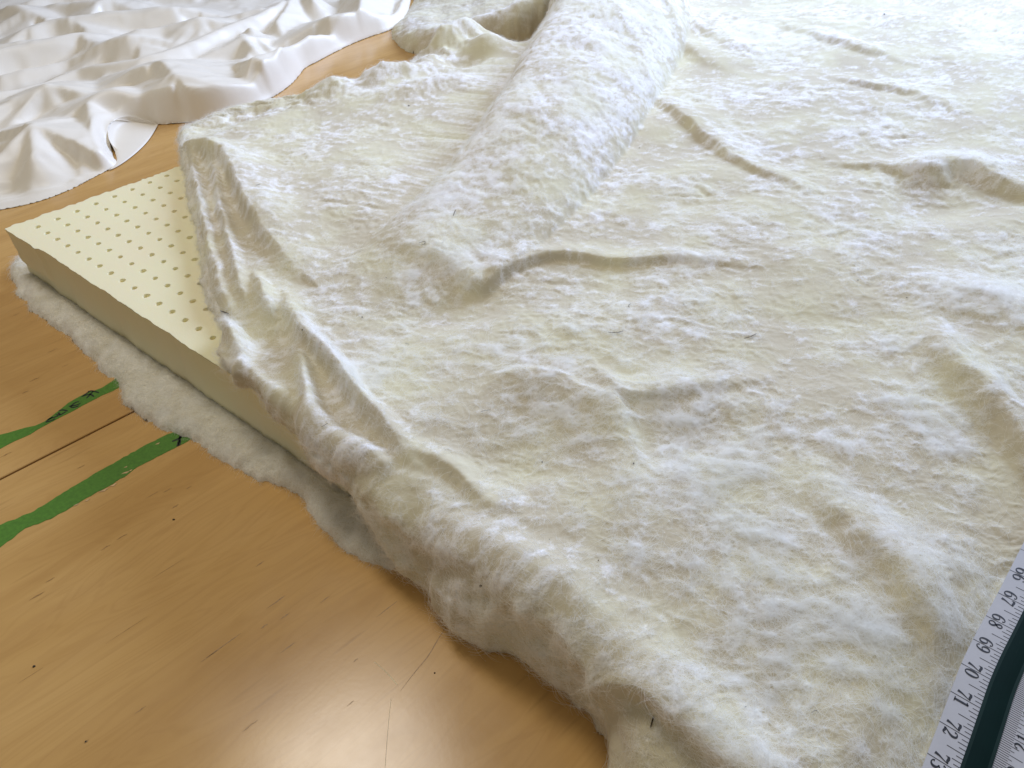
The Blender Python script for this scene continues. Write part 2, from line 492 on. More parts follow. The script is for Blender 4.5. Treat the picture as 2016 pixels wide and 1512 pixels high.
# scratches in the varnish and dark specks
for ln, wd in ((((737, 1303), (760, 1322), (782, 1348)), 0.010), (((770, 1375), (764, 1430), (758, 1512), (756, 1540)), 0.006)):
    P = smooth_poly([un(x, y, 0.003) for x, y in ln], it=2); v = []; n = len(P)
    for i, p in enumerate(P):
        d = P[min(n - 1, i + 1)] - P[max(0, i - 1)]; d /= np.linalg.norm(d); nn = np.array([-d[1], d[0]]) * wd
        v += [(p[0] + nn[0], p[1] + nn[1], 0.002), (p[0], p[1], 0.007), (p[0] - nn[0], p[1] - nn[1], 0.002)]
    f = []
    for i in range(n - 1):
        f += [(3 * i, 3 * i + 1, 3 * i + 4, 3 * i + 3), (3 * i + 1, 3 * i + 2, 3 * i + 5, 3 * i + 4)]
    adopt(mesh('scratch', v, f, SCRATCH), table)

# wooden flecks that can be seen one by one: dark mineral streaks
FLECK = plain('mineral_streak', (0.36, 0.20, 0.065), 0.35, 0.5, 300, 0.3)

def streak(px, py, L, w_):
    c = un(px, py, 0.0); g_ = random.Random(px * 7 + py); v = []; n = 7
    k = np.linalg.norm(un(px + 1, py, 0.0) - c)
    L = L * k * 1.25
    for i in range(n):
        t = i / (n - 1); a = (t - .5) * L; h_ = w_ * math.sin(math.pi * (t * .92 + .04)) * g_.uniform(.6, 1.2); o_ = g_.uniform(-.4, .4) * w_
        p = c + gd * a + gn * o_
        v += [tuple(p + gn * h_) + (.004,), tuple(p - gn * h_) + (.004,)]
    adopt(mesh('mineral_streak', v, [(2 * i, 2 * i + 1, 2 * i + 3, 2 * i + 2) for i in range(n - 1)], FLECK), table)
for q in [(73, 1173, 24, .030), (99, 1142, 14, .03), (440, 1271, 62, .022), (412, 1292, 30, .014), (544, 1185, 36, .022), (561, 1213, 18, .022), (567, 1275, 28, .018), (492, 1429, 28, .026), (276, 1398, 20, .02), (520, 1233, 12, .03), (762, 1199, 42, .018),
          (330, 965, 14, .02), (345, 997, 12, .03), (240, 1057, 18, .026), (208, 1078, 16, .034), (68, 747, 16, .03), (12, 895, 18, .03), (104, 690, 16, .02), (50, 772, 10, .03), (160, 919, 12, .02), (512, 1110, 16, .03), (170, 860, 12, .02), (30, 620, 14, .02), (128, 720, 10, .02),
          (372, 960, 10, .02), (300, 974, 24, .014), (640, 1180, 20, .016), (700, 1300, 10, .02), (690, 1385, 14, .014), (170, 1460, 8, .03), (60, 1330, 40, .010), (330, 1120, 60, .008), (250, 1240, 70, .008)]:
    streak(*q)
for ln, w_ in (([(890, 1218), (862, 1258), (845, 1290), (815, 1325), (787, 1362)], .016),):
    P = smooth_poly([un(x, y, 0.004) for x, y in ln], it=2); v = []; n = len(P)
    for i, p in enumerate(P):
        d_ = P[min(n - 1, i + 1)] - P[max(0, i - 1)]; d_ /= np.linalg.norm(d_); nn = np.array([-d_[1], d_[0]]) * w_ * math.sin(math.pi * (i + .6) / n)
        v += [tuple(p + nn) + (.004,), tuple(p - nn) + (.004,)]
    adopt(mesh('veneer_crack', v, [(2 * i, 2 * i + 1, 2 * i + 3, 2 * i + 2) for i in range(n - 1)], FLECK), table)

def blob(name, px, py, z, r, mat, parent, squash=0.5, seed=0, elong=1.0, ang=0.0):
    rr = random.Random(seed); c = un(px, py, z); v = []; f = []
    n = 7
    for k, (h, s) in enumerate(((0.0, .8), (0.5, 1.0), (1.0, .55))):
        for i in range(n):
            a = 2 * math.pi * i / n; q = r * s * rr.uniform(.75, 1.2)
            dx, dy = q * elong * math.cos(a), q * math.sin(a)
            v.append((c[0] + dx * math.cos(ang) - dy * math.sin(ang), c[1] + dx * math.sin(ang) + dy * math.cos(ang), z + h * r * squash * 2))
    for k in range(2):
        for i in range(n):
            j = (i + 1) % n; f.append((k * n + i, k * n + j, (k + 1) * n + j, (k + 1) * n + i))
    f.append(tuple(range(2 * n, 3 * n)))
    o = mesh(name, v, f, mat, smooth=True)
    if parent.type == 'MESH': o.parent = parent
    else: adopt(o, parent)
    return o
for px, py, r in ((342, 1023, .045), (67, 1312, .05), (856, 1325, .03), (169, 1460, .03)):
    blob('dark_speck', px, py, 0.0, r, SPECK, table, .3, px)

# ------------------------------------------------------------------ lower wool sheet
LOWZ = 0.0
def fuzz_grid(th0, th1, rows, u0, u1, cols, h):
    th = np.radians(np.linspace(th0, th1, rows)); y = h * np.tan(th)
    r = np.sqrt(h * h + y * y)
    u = np.linspace(u0, u1, cols)
    Y = np.repeat(y[:, None], cols, 1); X = u[None, :] * r[:, None]
    return X, Y

low_b = [(25, 508), (20, 530), (30, 560), (45, 582), (60, 608), (108, 640), (148, 660), (168, 698), (200, 706), (190, 716), (222, 738), (228, 764), (258, 802), (290, 825),
         (345, 848), (388, 862), (408, 880), (446, 903), (500, 936), (548, 945), (588, 968), (618, 1008), (642, 1042), (668, 1075), (718, 1095), (765, 1104), (830, 1130), (900, 1165),
         (1000, 1240), (1100, 1320), (1200, 1400), (1400, 1480), (1700, 1200), (1600, 700), (1000, 420), (420, 345), (200, 420)]
LP = unl(low_b, 0.25)
LP = smooth_poly(LP, True, 1)
lm = np.random.default_rng(5)
X, Y = fuzz_grid(20, 75, 620, -0.75, 0.5, 620, CAMZ)
d, bx, by, ins = poly_dist(X, Y, LP)
wob = 0.16 * fbm(X / 1.1, Y / 1.1, 4, seed=2) + 0.05 * fbm(X * 3, Y * 3, 3, seed=9)
sd = np.where(ins, d, -d) + wob
dn, dl = slab_out(X, Y)
out = np.maximum(dn, dl)
T = 0.50 + 0.14 * fbm(X / 2.2, Y / 2.2, 3, seed=21) + 0.10 * fbm(X / .8, Y / .8, 4, seed=23)
T = np.where(out < 0.25, np.minimum(T, 0.36 + 0.5 * np.clip(out, 0, 1)), T)
prof = np.sqrt(np.clip(1 - (1 - np.clip(sd / 0.75, 0, 1)) ** 2, 0, 1))
fine = 0.05 * fbm(X * 1.9, Y * 1.9, 4, 0.6, seed=31)
Z = -0.03 + T * prof + fine * prof
keep = (sd > -0.10) & (out > -3.0)
fl = 0.45 + 0.45 * fbm(X / .9, Y / .9, 5, 0.6, seed=41)
lowsheet, used_l = grid_mesh('wool_batting', WOOL2, X, Y, Z, keep, None, {'fluff': fl})
tag(lowsheet, 'thin cream wool batting with a ragged edge, lying on the table underneath the latex slab', 'wool batting')
LOWDATA = (X, Y, Z, keep & (sd > 0) & (out > -0.1))

# ------------------------------------------------------------------ latex slab
slab = empty('latex_slab', (SC[0] + 10, SC[1] + 5, ZB))
tag(slab, 'cream latex foam slab with rows of pin holes and rough cut edges, sandwiched between wool', 'foam slab')
HO = un(207 / 2.8, 411 / 2.8 + 300, 3.0)
R1 = np.array([0.7456, -0.6433]); R2 = np.array([0.6903, 0.7444])
def slab_pt(a, b): return SC + A_DIR * a + L_DIR * b
outl = []
r = random.Random(4)
na = 260
LA, LB = 50.0, 44.0
for i in range(na):                      # near edge
    a = LA * i / na
    off = 0.05 * float(noise(np.array(a * .8), np.array(3.), 5)) + r.uniform(-.018, .018)
    if a < 3.1: off += 0.16 * (1 - a / 3.1 * .3)
    p = slab_pt(a, 0); p = p + np.array([A_DIR[1], -A_DIR[0]]) * off
    outl.append(p)
for i in range(40): outl.append(slab_pt(LA, LB * i / 40))
for i in range(40): outl.append(slab_pt(LA * (1 - i / 40), LB))
nl = 330
for i in range(nl):                      # torn left edge
    b = LB * (1 - i / nl)
    off = 0.10 * float(noise(np.array(b * 1.3), np.array(8.), 7)) + 0.10 * float(noise(np.array(b * 5.3), np.array(18.), 9)) + r.uniform(-.075, .075)
    outl.append(slab_pt(off * 0.9, b))
outl = [np.array(p) for p in outl]
holes = []
for i in range(-2, 34):
    for j in range(-1, 16):
        c = HO + R1 * i + R2 * j
        dn, dl = slab_out(c[0], c[1])
        if dn < -0.5 and dl < -0.45 and i <= 24: holes.append(c)
co = [Vector((p[0], p[1])) for p in outl]
n0 = len(co); edges = [(i, (i + 1) % n0) for i in range(n0)]
NS = 10; rings = []
for hi, c in enumerate(holes):
    k = len(co); rr = r.uniform(.140, .165)
    ring = []
    for s in range(NS):
        a = 2 * math.pi * s / NS
        ring.append(len(co)); co.append(Vector((c[0] + rr * r.uniform(.9, 1.1) * math.cos(a), c[1] + rr * r.uniform(.9, 1.1) * math.sin(a))))
    edges += [(ring[s], ring[(s + 1) % NS]) for s in range(NS)]
    rings.append(ring)
res = delaunay_2d_cdt(co, edges, [tuple(range(n0))], 1, 1e-6)
vv, ff, orig = res[0], res[2], res[3]
pos = np.array([[p.x, p.y] for p in vv])
ringof = {}
for ni, ol in enumerate(orig):
    for oo in ol:
        if oo >= n0: ringof[ni] = (oo - n0) // NS
F = []
for f in ff:
    rs_ = [ringof.get(q, -1 - k) for k, q in enumerate(f)]
    if not (rs_[0] == rs_[1] == rs_[2]): F.append(tuple(f))
v3 = [(p[0], p[1], ZT) for p in pos]
omap = {}
for ni, ol in enumerate(orig):
    for oo in ol: omap[oo] = ni
fs = list(F)
for ring in rings:                        # hole walls and floors
    top = [omap[q] for q in ring]; base = len(v3)
    c = pos[top].mean(0)
    for q in top: v3.append((c[0] + (pos[q][0] - c[0]) * .8, c[1] + (pos[q][1] - c[1]) * .8, ZT - 0.10))
    for q in top: v3.append((c[0] + (pos[q][0] - c[0]) * .7, c[1] + (pos[q][1] - c[1]) * .7, ZT - 0.24))
    for l0, l1 in ((top, list(range(base, base + NS))), (list(range(base, base + NS)), list(range(base + NS, base + 2 * NS)))):
        for s in range(NS):
            t = (s + 1) % NS; fs.append((l0[t], l0[s], l1[s], l1[t]))
    fs.append(tuple(range(base + NS, base + 2 * NS)))
LATEXTOP = mesh('pin_holed_top', v3, fs, LATEX); adopt(LATEXTOP, slab)
# side faces, cut with a slightly wavering knife
nv = 14; v = []; f = []
oc = [p for p in outl]
for k in range(nv + 1):
    z = ZT + (ZB - ZT) * k / nv
    for i, p in enumerate(oc):
        a = oc[i - 1]; b = oc[(i + 1) % n0]; dd = b - a; dd /= (np.linalg.norm(dd) + 1e-9); nn = np.array([dd[1], -dd[0]])
        if i < na: nn = np.array([A_DIR[1], -A_DIR[0]])
        amp = 0.0
        if i < na:
            al = LA * i / na; kk = k / nv
            amp = 0.03 * float(noise(np.array(al * .5), np.array(kk * 2.), 15)) + 0.008 * float(noise(np.array(al * 6.), np.array(kk * 5), 17))
            amp -= 0.07 * math.sin(math.pi * kk)
            if al < 3.1: amp += (-0.16 if kk > 0.72 else 0.05 * float(noise(np.array(al * 3.), np.array(kk * 9.), 19)) ) * (1 if k else 0)
        elif i >= na + 80:
            amp = 0.06 * float(noise(np.array(i * .3), np.array(k * .6), 15)) if k else 0
        q = p + nn * amp
        v.append((q[0], q[1], z))
for k in range(nv):
    for i in range(n0):
        j = (i + 1) % n0
        f.append((k * n0 + i, (k + 1) * n0 + i, (k + 1) * n0 + j, k * n0 + j))
f.append(tuple(nv * n0 + i for i in range(n0 - 1, -1, -1)))
adopt(mesh('cut_side', v, f, LATEX, smooth=True), slab)

# ------------------------------------------------------------------ upper wool sheet
up_b = [(1186, 1640, .2), (1184, 1560, .2), (1188, 1500, .2), (1184, 1440, .2), (1150, 1412, .2), (1100, 1372, .2), (1040, 1325, .2), (1010, 1290, .2), (960, 1255, .2), (900, 1212, .2), (868, 1178, .3), (812, 1140, .4),
        (772, 1108, .6), (756, 1084, .9), (742, 1058, 1.2), (722, 1010, 1.8), (702, 972, 2.1), (665, 930, 2.3), (632, 900, 2.4), (592, 868, 2.5), (560, 822, 2.6), (535, 802, 2.7), (500, 788, 2.8), (476, 768, 2.9),
        (455, 760, 2.9), (436, 735, 3), (438, 700, 3), (446, 672, 3), (432, 640, 3), (412, 612, 3), (402, 575, 3), (398, 530, 3), (392, 490, 3), (388, 455, 3), (372, 400, 3), (362, 350, 3), (356, 300, 3), (350, 268, 3),
        (362, 255, 3), (395, 245, 3), (430, 228, 3), (470, 215, 3), (520, 205, 3), (575, 196, 3), (610, 192, 3), (632, 172, 3), (662, 162, 3), (690, 172, 3), (700, 180, 3), (712, 156, 3), (745, 142, 3), (775, 150, 3), (795, 158, 3),
        (798, 138, 3), (820, 112, 3), (845, 112, 3), (852, 92, 3), (868, 66, 3), (905, 54, 3), (938, 70, 3), (962, 84, 3), (985, 76, 3), (1010, 92, 3), (1040, 90, 3),
        (1062, 60, 4), (1084, 10, 4.4), (1110, -70, 4.5), (1130, -200, 4),
        (1400, -240, 0), (2400, -240, 0), (3300, -120, 0), (3600, 500, 3), (3000, 1200, 3), (2600, 1700, 3), (1900, 1900, 3), (1400, 1900, 1)]
NF = next(i for i, p in enumerate(up_b) if p[0] == 436)       # the front hem ends here, the left edge begins
hem3 = np.c_[unl(up_b[:NF + 1]), [p[2] for p in up_b[:NF + 1]]]
side3 = np.c_[unl(up_b[NF:]), [p[2] for p in up_b[NF:]]]
NOUT = np.array([A_DIR[1], -A_DIR[0]])
ext = side3[0].copy(); ext[:2] += NOUT * 5
ext2 = ext.copy(); ext2[:2] += A_DIR * 60
UP = smooth_poly(np.concatenate([[ext], side3]), False, 1)
UPC = np.concatenate([UP, [ext2]])
# front hem as a function of the distance along the slab's near edge
ha = (hem3[:, :2] - SC) @ A_DIR; he = (hem3[:, :2] - SC) @ NOUT; hz = hem3[:, 2]
o_ = np.argsort(ha); ha, he, hz = ha[o_], he[o_], hz[o_]
AS = np.linspace(ha[0] - 3, ha[-1] + 40, 700)
HE = np.interp(AS, ha, he); HZ = np.interp(AS, ha, hz)
kk = np.exp(-.5 * (np.arange(-12, 13) / 5.0) ** 2); kk /= kk.sum()
HE = np.convolve(np.pad(HE, 12, 'edge'), kk, 'valid') + 0.05 * fbm(AS / 1.2, AS * 0, 3, .5, seed=51); HZ = np.convolve(np.pad(HZ, 12, 'edge'), kk, 'valid')
HE = HE - 0.10 - .16 * sstep(.5, 1.2, HZ); HZ = HZ + .22 * sstep(.5, 1.5, HZ)
HE = HE - .15 * sstep(1.5, 2.2, HZ)
HE = np.maximum(HE, .04)
D0 = -1.6
TK = 0.30 + 0.30 * sstep(ha[0] + 3, ha[0] + 9, AS)            # puffiness of the hem
hang = 3.0 - HZ
prof_c = []
TT = 0.78
for a_, e_, z_, k_, g_ in zip(AS, HE, HZ, TK, hang):
    z_ = max(z_, .02)
    zt_ = 3.64; dz_ = zt_ - z_
    C_ = [(D0, 3 + TT), (-.9, 3 + TT), (-.15, 3 + TT - .05), (.35 * e_ + .05, zt_ - .04 * g_), (.78 * e_ + .05, zt_ - .28 * dz_), (.98 * e_ + .05, z_ + .42 * dz_), (e_ + .12, z_ + .20 * dz_ + .04), (e_ + .06, z_ + .06), (e_ - k_ * .5, z_ - .02), (e_ - k_, z_ + .05)]
    q = smooth_poly(np.array(C_), it=3)
    L_ = np.r_[0, np.cumsum(np.linalg.norm(np.diff(q, axis=0), axis=1))]
    t_ = np.linspace(0, L_[-1], 80)
    prof_c.append(np.c_[np.interp(t_, L_, q[:, 0]), np.interp(t_, L_, q[:, 1]), t_])
prof_c = np.array(prof_c)                                        # [along, t, (e, z, arc)]
H0 = CAMZ - 3.6
X, Y = fuzz_grid(17, 79.5, 820, -0.72, 0.98, 1000, H0)
d, bx, by, _, bz = poly_dist(X, Y, UP, closed=False)
ins = poly_dist(X, Y, UPC)[3]
dn, dl = slab_out(X, Y)
sd = np.where(ins, d, -d)
edgewob = 0.13 * fbm(X / .9, Y / .9, 4, 0.6, seed=52) + 0.05 * fbm(X * 3.1, Y * 3.1, 2, seed=57)
sd = sd + 0 * edgewob
# support under the sheet: slab top, falling to the table past its edges
farmix = sstep(20, 30, (X - SC[0]) * L_DIR[0] + (Y - SC[1]) * L_DIR[1])
along = (X - SC[0]) * A_DIR[0] + (Y - SC[1]) * A_DIR[1]
hh = np.interp(along, AS, HE)
tb = (dn - D0) / (hh - D0)                                       # 0 at the start of the drape, 1 at the hem
band = tb > 0
under = 3.0 - 0.9 * sstep(0.2, 4.0, dl) * (1 - sstep(14, 24, (X - SC[0]) * L_DIR[0] + (Y - SC[1]) * L_DIR[1]))
zfade = sstep(0, 2.2, sd)
under = (np.maximum(bz, .35) - 0.42) * (1 - zfade) + under * zfade
T = TT + 0 * X
rad = 0.7
prof = np.sqrt(np.clip(1 - (1 - np.clip(sd / rad, 0, 1)) ** 2, 0, 1))
ia = np.clip((along - AS[0]) / (AS[1] - AS[0]), 0, len(AS) - 1.001); i0 = ia.astype(int); fa = ia - i0
it_ = np.clip(tb, 0, 1) * 78.99; j0 = it_.astype(int); ft_ = it_ - j0
def lk(c):
    Q = prof_c[..., c]
    return ((Q[i0, j0] * (1 - fa) + Q[i0 + 1, j0] * fa) * (1 - ft_) + (Q[i0, j0 + 1] * (1 - fa) + Q[i0 + 1, j0 + 1] * fa) * ft_)
pe, pz, pa = lk(0), lk(1), lk(2)
XB = np.where(band, X + NOUT[0] * (pe - dn), X); YB = np.where(band, Y + NOUT[1] * (pe - dn), Y)
ZB_ = np.where(band, pz, 0)
fld = Field(XB, YB)
R_ = fld.ridge
# the big roll running away from the viewer
R_([(600, 590, .0, 1.8, 1.8), (680, 522, .14, 2.2, 3.4), (770, 458, .42, 2.2, 5.0), (865, 375, 1.05, 1.8, 5.4), (955, 290, 2.0, 1.7, 5.9), (1035, 195, 2.7, 2.0, 6.4), (1100, 100, 3.2, 2.4, 7.0), (1150, 30, 3.5, 2.8, 7.4), (1190, -60, 3.6, 3.0, 7)], z=5.2, prof='round', wob=.05, shift=True)
# crease where the roll ends, and hollow beneath it
R_([(740, 500, .0, 1.8, 1.2), (800, 500, .12, 2.0, 1.1), (860, 512, .24, 2.0, .9), (905, 538, .36, 1.8, .6), (945, 562, .40, 1.6, .4), (1000, 530, .45, 1.5, .3), (1060, 506, .42, 1.5, .28),
    (1130, 498, .40, 1.6, .22), (1200, 512, .36, 1.6, .2), (1260, 512, .34, 1.6, .2), (1330, 505, .24, 1.6, .3), (1420, 515, .15, 1.5, .3), (1500, 522, .04, 1.4, .3)], wob=.06)
fld.bump(800, 600, -0.42, 4.2, 2.6, 20)
fld.bump(920, 590, -0.25, 1.8, 1.3, 20)
fld.bump(640, 560, -0.3, 2.5, 2.0, 30)
# upper right creases
R_([(1270, 180, .1, 1.6, .5), (1320, 212, .3, 2.2, .5), (1365, 250, .4, 2.4, .45), (1410, 285, .4, 2.4, .45), (1460, 318, .3, 2.2, .45), (1520, 345, .25, 1.8, .4), (1600, 372, .08, 1.6, .5)], wob=.12)
R_([(1270, 0, .3, 3, .8), (1330, 28, .35, 3, 1.0), (1390, 58, .35, 3, 1.1), (1450, 88, .2, 2.5, 1)], wob=.2)
R_([(1290, 45, .3, 2.4, .8), (1340, 85, .35, 2.6, 1.0), (1385, 112, .25, 2.4, 1.1), (1440, 135, .1, 2, 1)], wob=.2)
R_([(1560, 50, .1, 2, .7), (1620, 72, .35, 2.2, .6), (1700, 96, .3, 2, .8), (1780, 115, .1, 2, .8)], wob=.3)
R_([(1640, 150, .1, 2, .7), (1700, 165, .3, 2, .6), (1780, 170, .25, 2, .7), (1850, 205, .15, 2, .7)], wob=.4)
R_([(1640, 310, .1, 2, .6), (1700, 325, .3, 2, .5), (1780, 332, .35, 2, .5), (1830, 345, .2, 2, .5)], wob=.3)
R_([(1770, 352, .05, 2.0, .8), (1815, 346, .45, 2.6, .8), (1870, 326, .75, 3.2, 1.0), (1930, 340, .7, 3.2, 1.0), (1975, 366, .55, 2.8, .8), (2040, 385, .5, 2.6, .8), (2120, 420, .3, 2, .6)], wob=.15)
fld.bump(1880, 400, -0.35, 3.0, 1.6, 0)
R_([(1820, 620, .1, 1.2, 1.2), (1860, 700, .45, 1.4, 1.1), (1920, 760, .65, 1.6, 1.0), (1980, 820, .65, 1.6, .9), (2060, 900, .5, 1.6, .9)], wob=.2)
fld.bump(1930, 590, 0.5, 3.0, 2.0, -30)
fld.bump(1930, 880, -0.3, 2.2, 2.5, -40)
fld.bump(1960, 1010, -0.35, 2.4, 2.2, -40)
R_([(1600, 930, .1, 1.6, 1.2), (1660, 1000, .3, 1.6, 1.0), (1730, 1062, .45, 1.6, 1.0), (1800, 1140, .5, 1.5, .9), (1852, 1200, .5, 1.5, .8), (1865, 1290, .45, 1.2, .8), (1850, 1400, .4, 1.2, .9), (1830, 1540, .4, 1.2, .9)], wob=.2)
# centre tongue, its lit lip and the ridge to the right of it
R_([(985, 742, .1, .5, 1.2), (1040, 728, .30, .6, 1.9), (1090, 742, .34, .55, 2.1), (1140, 768, .32, .5, 2.1), (1195, 790, .28, .6, 2.1)], wob=.12)
R_([(1185, 735, .1, .6, 1.4), (1215, 800, .24, .6, 2.1), (1238, 860, .22, .6, 2.1), (1246, 910, .12, .7, 1.7), (1240, 960, .05, .4, 1)], wob=.10)
R_([(1180, 745, .1, .9, .4), (1225, 778, .30, 1.2, .45), (1290, 776, .32, 1.2, .45), (1350, 762, .25, 1.2, .45), (1430, 746, .16, 1.2, .5), (1520, 738, .08, .9, .4)], wob=.12)
fld.bump(1010, 900, -0.35, 2.6, 2.2, 0)
fld.bump(1350, 860, -0.3, 2.8, 1.6, 10)
# front left: sharp lit folds
R_([(560, 580, .2, .8, .5), (575, 620, .55, .9, .45), (600, 668, .8, .8, .42), (645, 705, .9, .7, .42), (678, 748, .9, .6, .42), (704, 788, .8, .6, .42), (740, 822, .65, .7, .45), (782, 868, .35, .8, .5), (820, 905, .1, .8, .5)], prof='smooth', wob=.06)
R_([(588, 665, .2, .45, .5), (596, 720, .5, .4, .5), (612, 785, .65, .4, .5), (634, 830, .6, .42, .45), (672, 856, .5, .45, .45), (712, 876, .45, .5, .45), (755, 905, .3, .5, .5)], wob=.06)
R_([(600, 820, .1, .5, .7), (640, 868, .35, .5, .8), (680, 895, .35, .5, .8), (705, 935, .42, .45, .7), (722, 985, .45, .42, .6), (742, 1030, .4, .4, .6), (775, 1070, .3, .5, .8), (840, 1110, .2, .6, .9)], z=3.3, wob=.06)
R_([(700, 900, .1, .5, .4), (735, 940, .35, .6, .35), (775, 985, .45, .6, .3), (830, 1015, .4, .7, .3), (890, 1045, .35, .9, .3), (950, 1075, .35, 1.0, .35), (1010, 1110, .3, 1.0, .45), (1060, 1150, .2, 1, .6)], z=3.6, wob=.08)
R_([(740, 1000, .1, .3, .25), (790, 1042, .28, .4, .22), (840, 1075, .28, .5, .25), (900, 1105, .2, .6, .4)], z=3.5, wob=.06)
R_([(820, 880, .1, .8, .4), (870, 900, .3, .9, .4), (920, 945, .3, .9, .4), (980, 985, .15, .9, .5)], wob=.1)
R_([(740, 1035, .1, 1.2, .5), (800, 1075, .3, 1.3, .45), (900, 1118, .45, 1.5, .40), (1000, 1138, .55, 1.6, .40), (1080, 1170, .65, 1.7, .40), (1140, 1230, .75, 1.7, .40), (1200, 1300, .8, 1.7, .40), (1290, 1372, .85, 1.8, .42), (1380, 1450, .85, 1.8, .45), (1500, 1560, .8, 1.8, .5)], z=3.4, wob=.15)
# layered thick end at the left, above the latex
R_([(352, 262, .35, .5, .6), (400, 276, .7, 1.6, .6), (440, 305, .95, 2.4, .5), (462, 345, 1.0, 2.8, .5), (485, 395, .95, 3.0, .5), (510, 440, .75, 3.0, .5), (545, 480, .5, 3.0, .6), (590, 520, .2, 2.4, .7)], z=4.2, wob=.10)
R_([(375, 300, .2, .4, .4), (385, 350, .5, .45, .4), (398, 420, .55, .5, .4), (418, 500, .45, .6, .4), (440, 580, .3, .6, .5), (460, 640, .1, .5, .5)], z=3.4, wob=.1)
R_([(420, 310, .2, .4, .35), (428, 370, .45, .4, .35), (440, 430, .45, .5, .35), (462, 520, .35, .5, .4), (480, 590, .2, .5, .4)], z=3.7, wob=.1)
R_([(400, 600, .1, .5, .5), (430, 640, .4, .5, .5), (462, 670, .6, .6, .5), (480, 700, .5, .6, .5), (470, 740, .3, .5, .5)], z=3.5, wob=.12)
R_([(500, 540, .2, .5, .5), (518, 570, .5, .5, .6), (535, 605, .35, .5, .6)], z=3.9, wob=.1)
R_([(480, 740, .2, .4, .5), (520, 770, .4, .5, .4), (560, 800, .35, .6, .4), (600, 840, .2, .6, .5)], z=3.3, wob=.15)
fld.bump(535, 660, -0.45, 1.1, 1.4, -30, z=3.6)
fld.bump(600, 400, 0.25, 4, 4, 0)
# torn tufts at the far end
for q in [(870, 90, .9, 1.6, 1.4), (915, 75, 1.0, 2.0, 1.4), (960, 100, .7, 2.0, 1.5), (745, 160, .7, 1.6, 1.5), (660, 178, .55, 1.6, 1.3), (800, 150, .6, 1.5, 1.2), (850, 130, .5, 2, 1.5), (880, 170, .5, 2.5, 1.2), (905, 125, -.5, 2.4, 1.0), (800, 190, .3, 2.6, 1.5)]:
    fld.bump(q[0], q[1] , q[2] * 1.35, q[3], q[4], 15, z=3.6)
# drape down the near side of the slab
rollm = np.clip(np.sqrt(fld.SX ** 2 + fld.SY ** 2) / .6, 0, 1) + 0
Hf = fld.H + 0.13 * fbm(X / 3.2, Y / 3.2, 3, seed=140) * np.clip(fld.H / 1.6, 0, 1)
# loose undulation and fluff, sampled along the cloth so steep flanks are not streaked
shift_ = np.where(band, pa - (dn - D0), 0)
drop = shift_
Xa = X + A_DIR[1] * drop * 1.0 + fld.SX; Ya = Y - A_DIR[0] * drop * 1.0 + fld.SY
c_, s_ = math.cos(-.35), math.sin(-.35)
Xr = Xa * c_ + Ya * s_; Yr = -Xa * s_ + Ya * c_
flat_ = 1 - 0.5 * sstep(-6, -14, dl) * 0
und = 0.22 * fbm(X / 8, Y / 6, 2, seed=70)
area_ = sstep(-.5, .7, fbm(Xa / 4.5, Ya / 3.5, 3, seed=71))          # where the nap stands up
mid = fbm(Xr / 2.6, Yr / 1.3, 3, 0.5, seed=72)
warpx = Xa + .5 * fbm(Xa / 1.8, Ya / 1.8, 3, seed=74); warpy = Ya + .5 * fbm(Xa / 1.8 + 9, Ya / 1.8, 3, seed=76)
tuft = fbm(warpx / 0.95, warpy / .55, 5, 0.66, seed=80)
ft = np.clip(tuft, -.5, 1.3)
wisp = np.clip(ridged(Xr / 3.6, Yr / 1.0, 4, 0.55, seed=90) / 1.95, 0, 1) ** 6
crk = np.clip(ridged(Xa / 6.5 + .25 * fbm(Xa / 3, Ya / 3, 2, seed=111), (Ya + .18 * Xa) / 2.6, 2, 0.5, seed=110) / 1.5, 0, 1) ** 9 * (.35 + .65 * sstep(24, 36, Y)) * np.clip(area_ * 1.6, .2, 1)
micro = fbm(Xa * 3.4, Ya * 3.4, 3, 0.7, seed=95)
front = 1 - 0.5 * sstep(0, 2, dn)
Z = np.where(band, ZB_ + (under - 3.0) * 0, under + T)
# the dip that carries the measuring tape
TC0 = un(1967, 1180, 3.3); TC1 = un(1805, 1552, 3.3)
tdir = (TC1 - TC0) / np.linalg.norm(TC1 - TC0); tn = np.array([tdir[1], -tdir[0]])
if tn[0] > 0: tn = -tn
side = (X - TC0[0]) * tn[0] + (Y - TC0[1]) * tn[1]      # inches to the left of the tape edge
alo = (X - TC0[0]) * tdir[0] + (Y - TC0[1]) * tdir[1]
dip = (1 - sstep(-0.1, 1.9, side)) * sstep(-3.5, -0.5, alo)
Z = Z * (1 - dip) + 3.03 * dip
Zs = blur(Z, 2)
N_ = normals(XB, YB, np.where(band, Z, Zs), up=False)
N_[..., 2] = np.where(band, N_[..., 2], np.abs(N_[..., 2]))
disp = 1.0 * ((0.020 + 0.042 * area_) * ft + 0.020 * mid + 0.05 * wisp + (0.008 + 0.014 * area_) * micro - 0.11 * crk) * prof * front * (1 - .3 * dip)
disp = disp + 0.16 * fbm(Xa / 1.25, Ya / 1.0, 4, .55, seed=68) * sstep(-1.5, 1.0, dl) * (1 - sstep(2.0, 5.0, sd)) * sstep(44, 50, Y) * prof
hemsoft = np.where(band, 0.16 * fbm(Xa / 2.6, Ya / 2.6, 3, seed=66) * sstep(.25, .5, tb) * np.clip(np.interp(along, AS, 1.25 - .4 * HZ), .2, 1), 0)
lift_ = Hf * np.clip(prof * 1.15, 0, 1) * (1 - .9 * dip) + und * prof + hemsoft - T * (1 - prof)
wz = sstep(0.0, .35, tb)                                          # folds rise straight up on the flat, outward on the drape
X = XB + N_[..., 0] * (disp + lift_ * wz); Y = YB + N_[..., 1] * (disp + lift_ * wz)
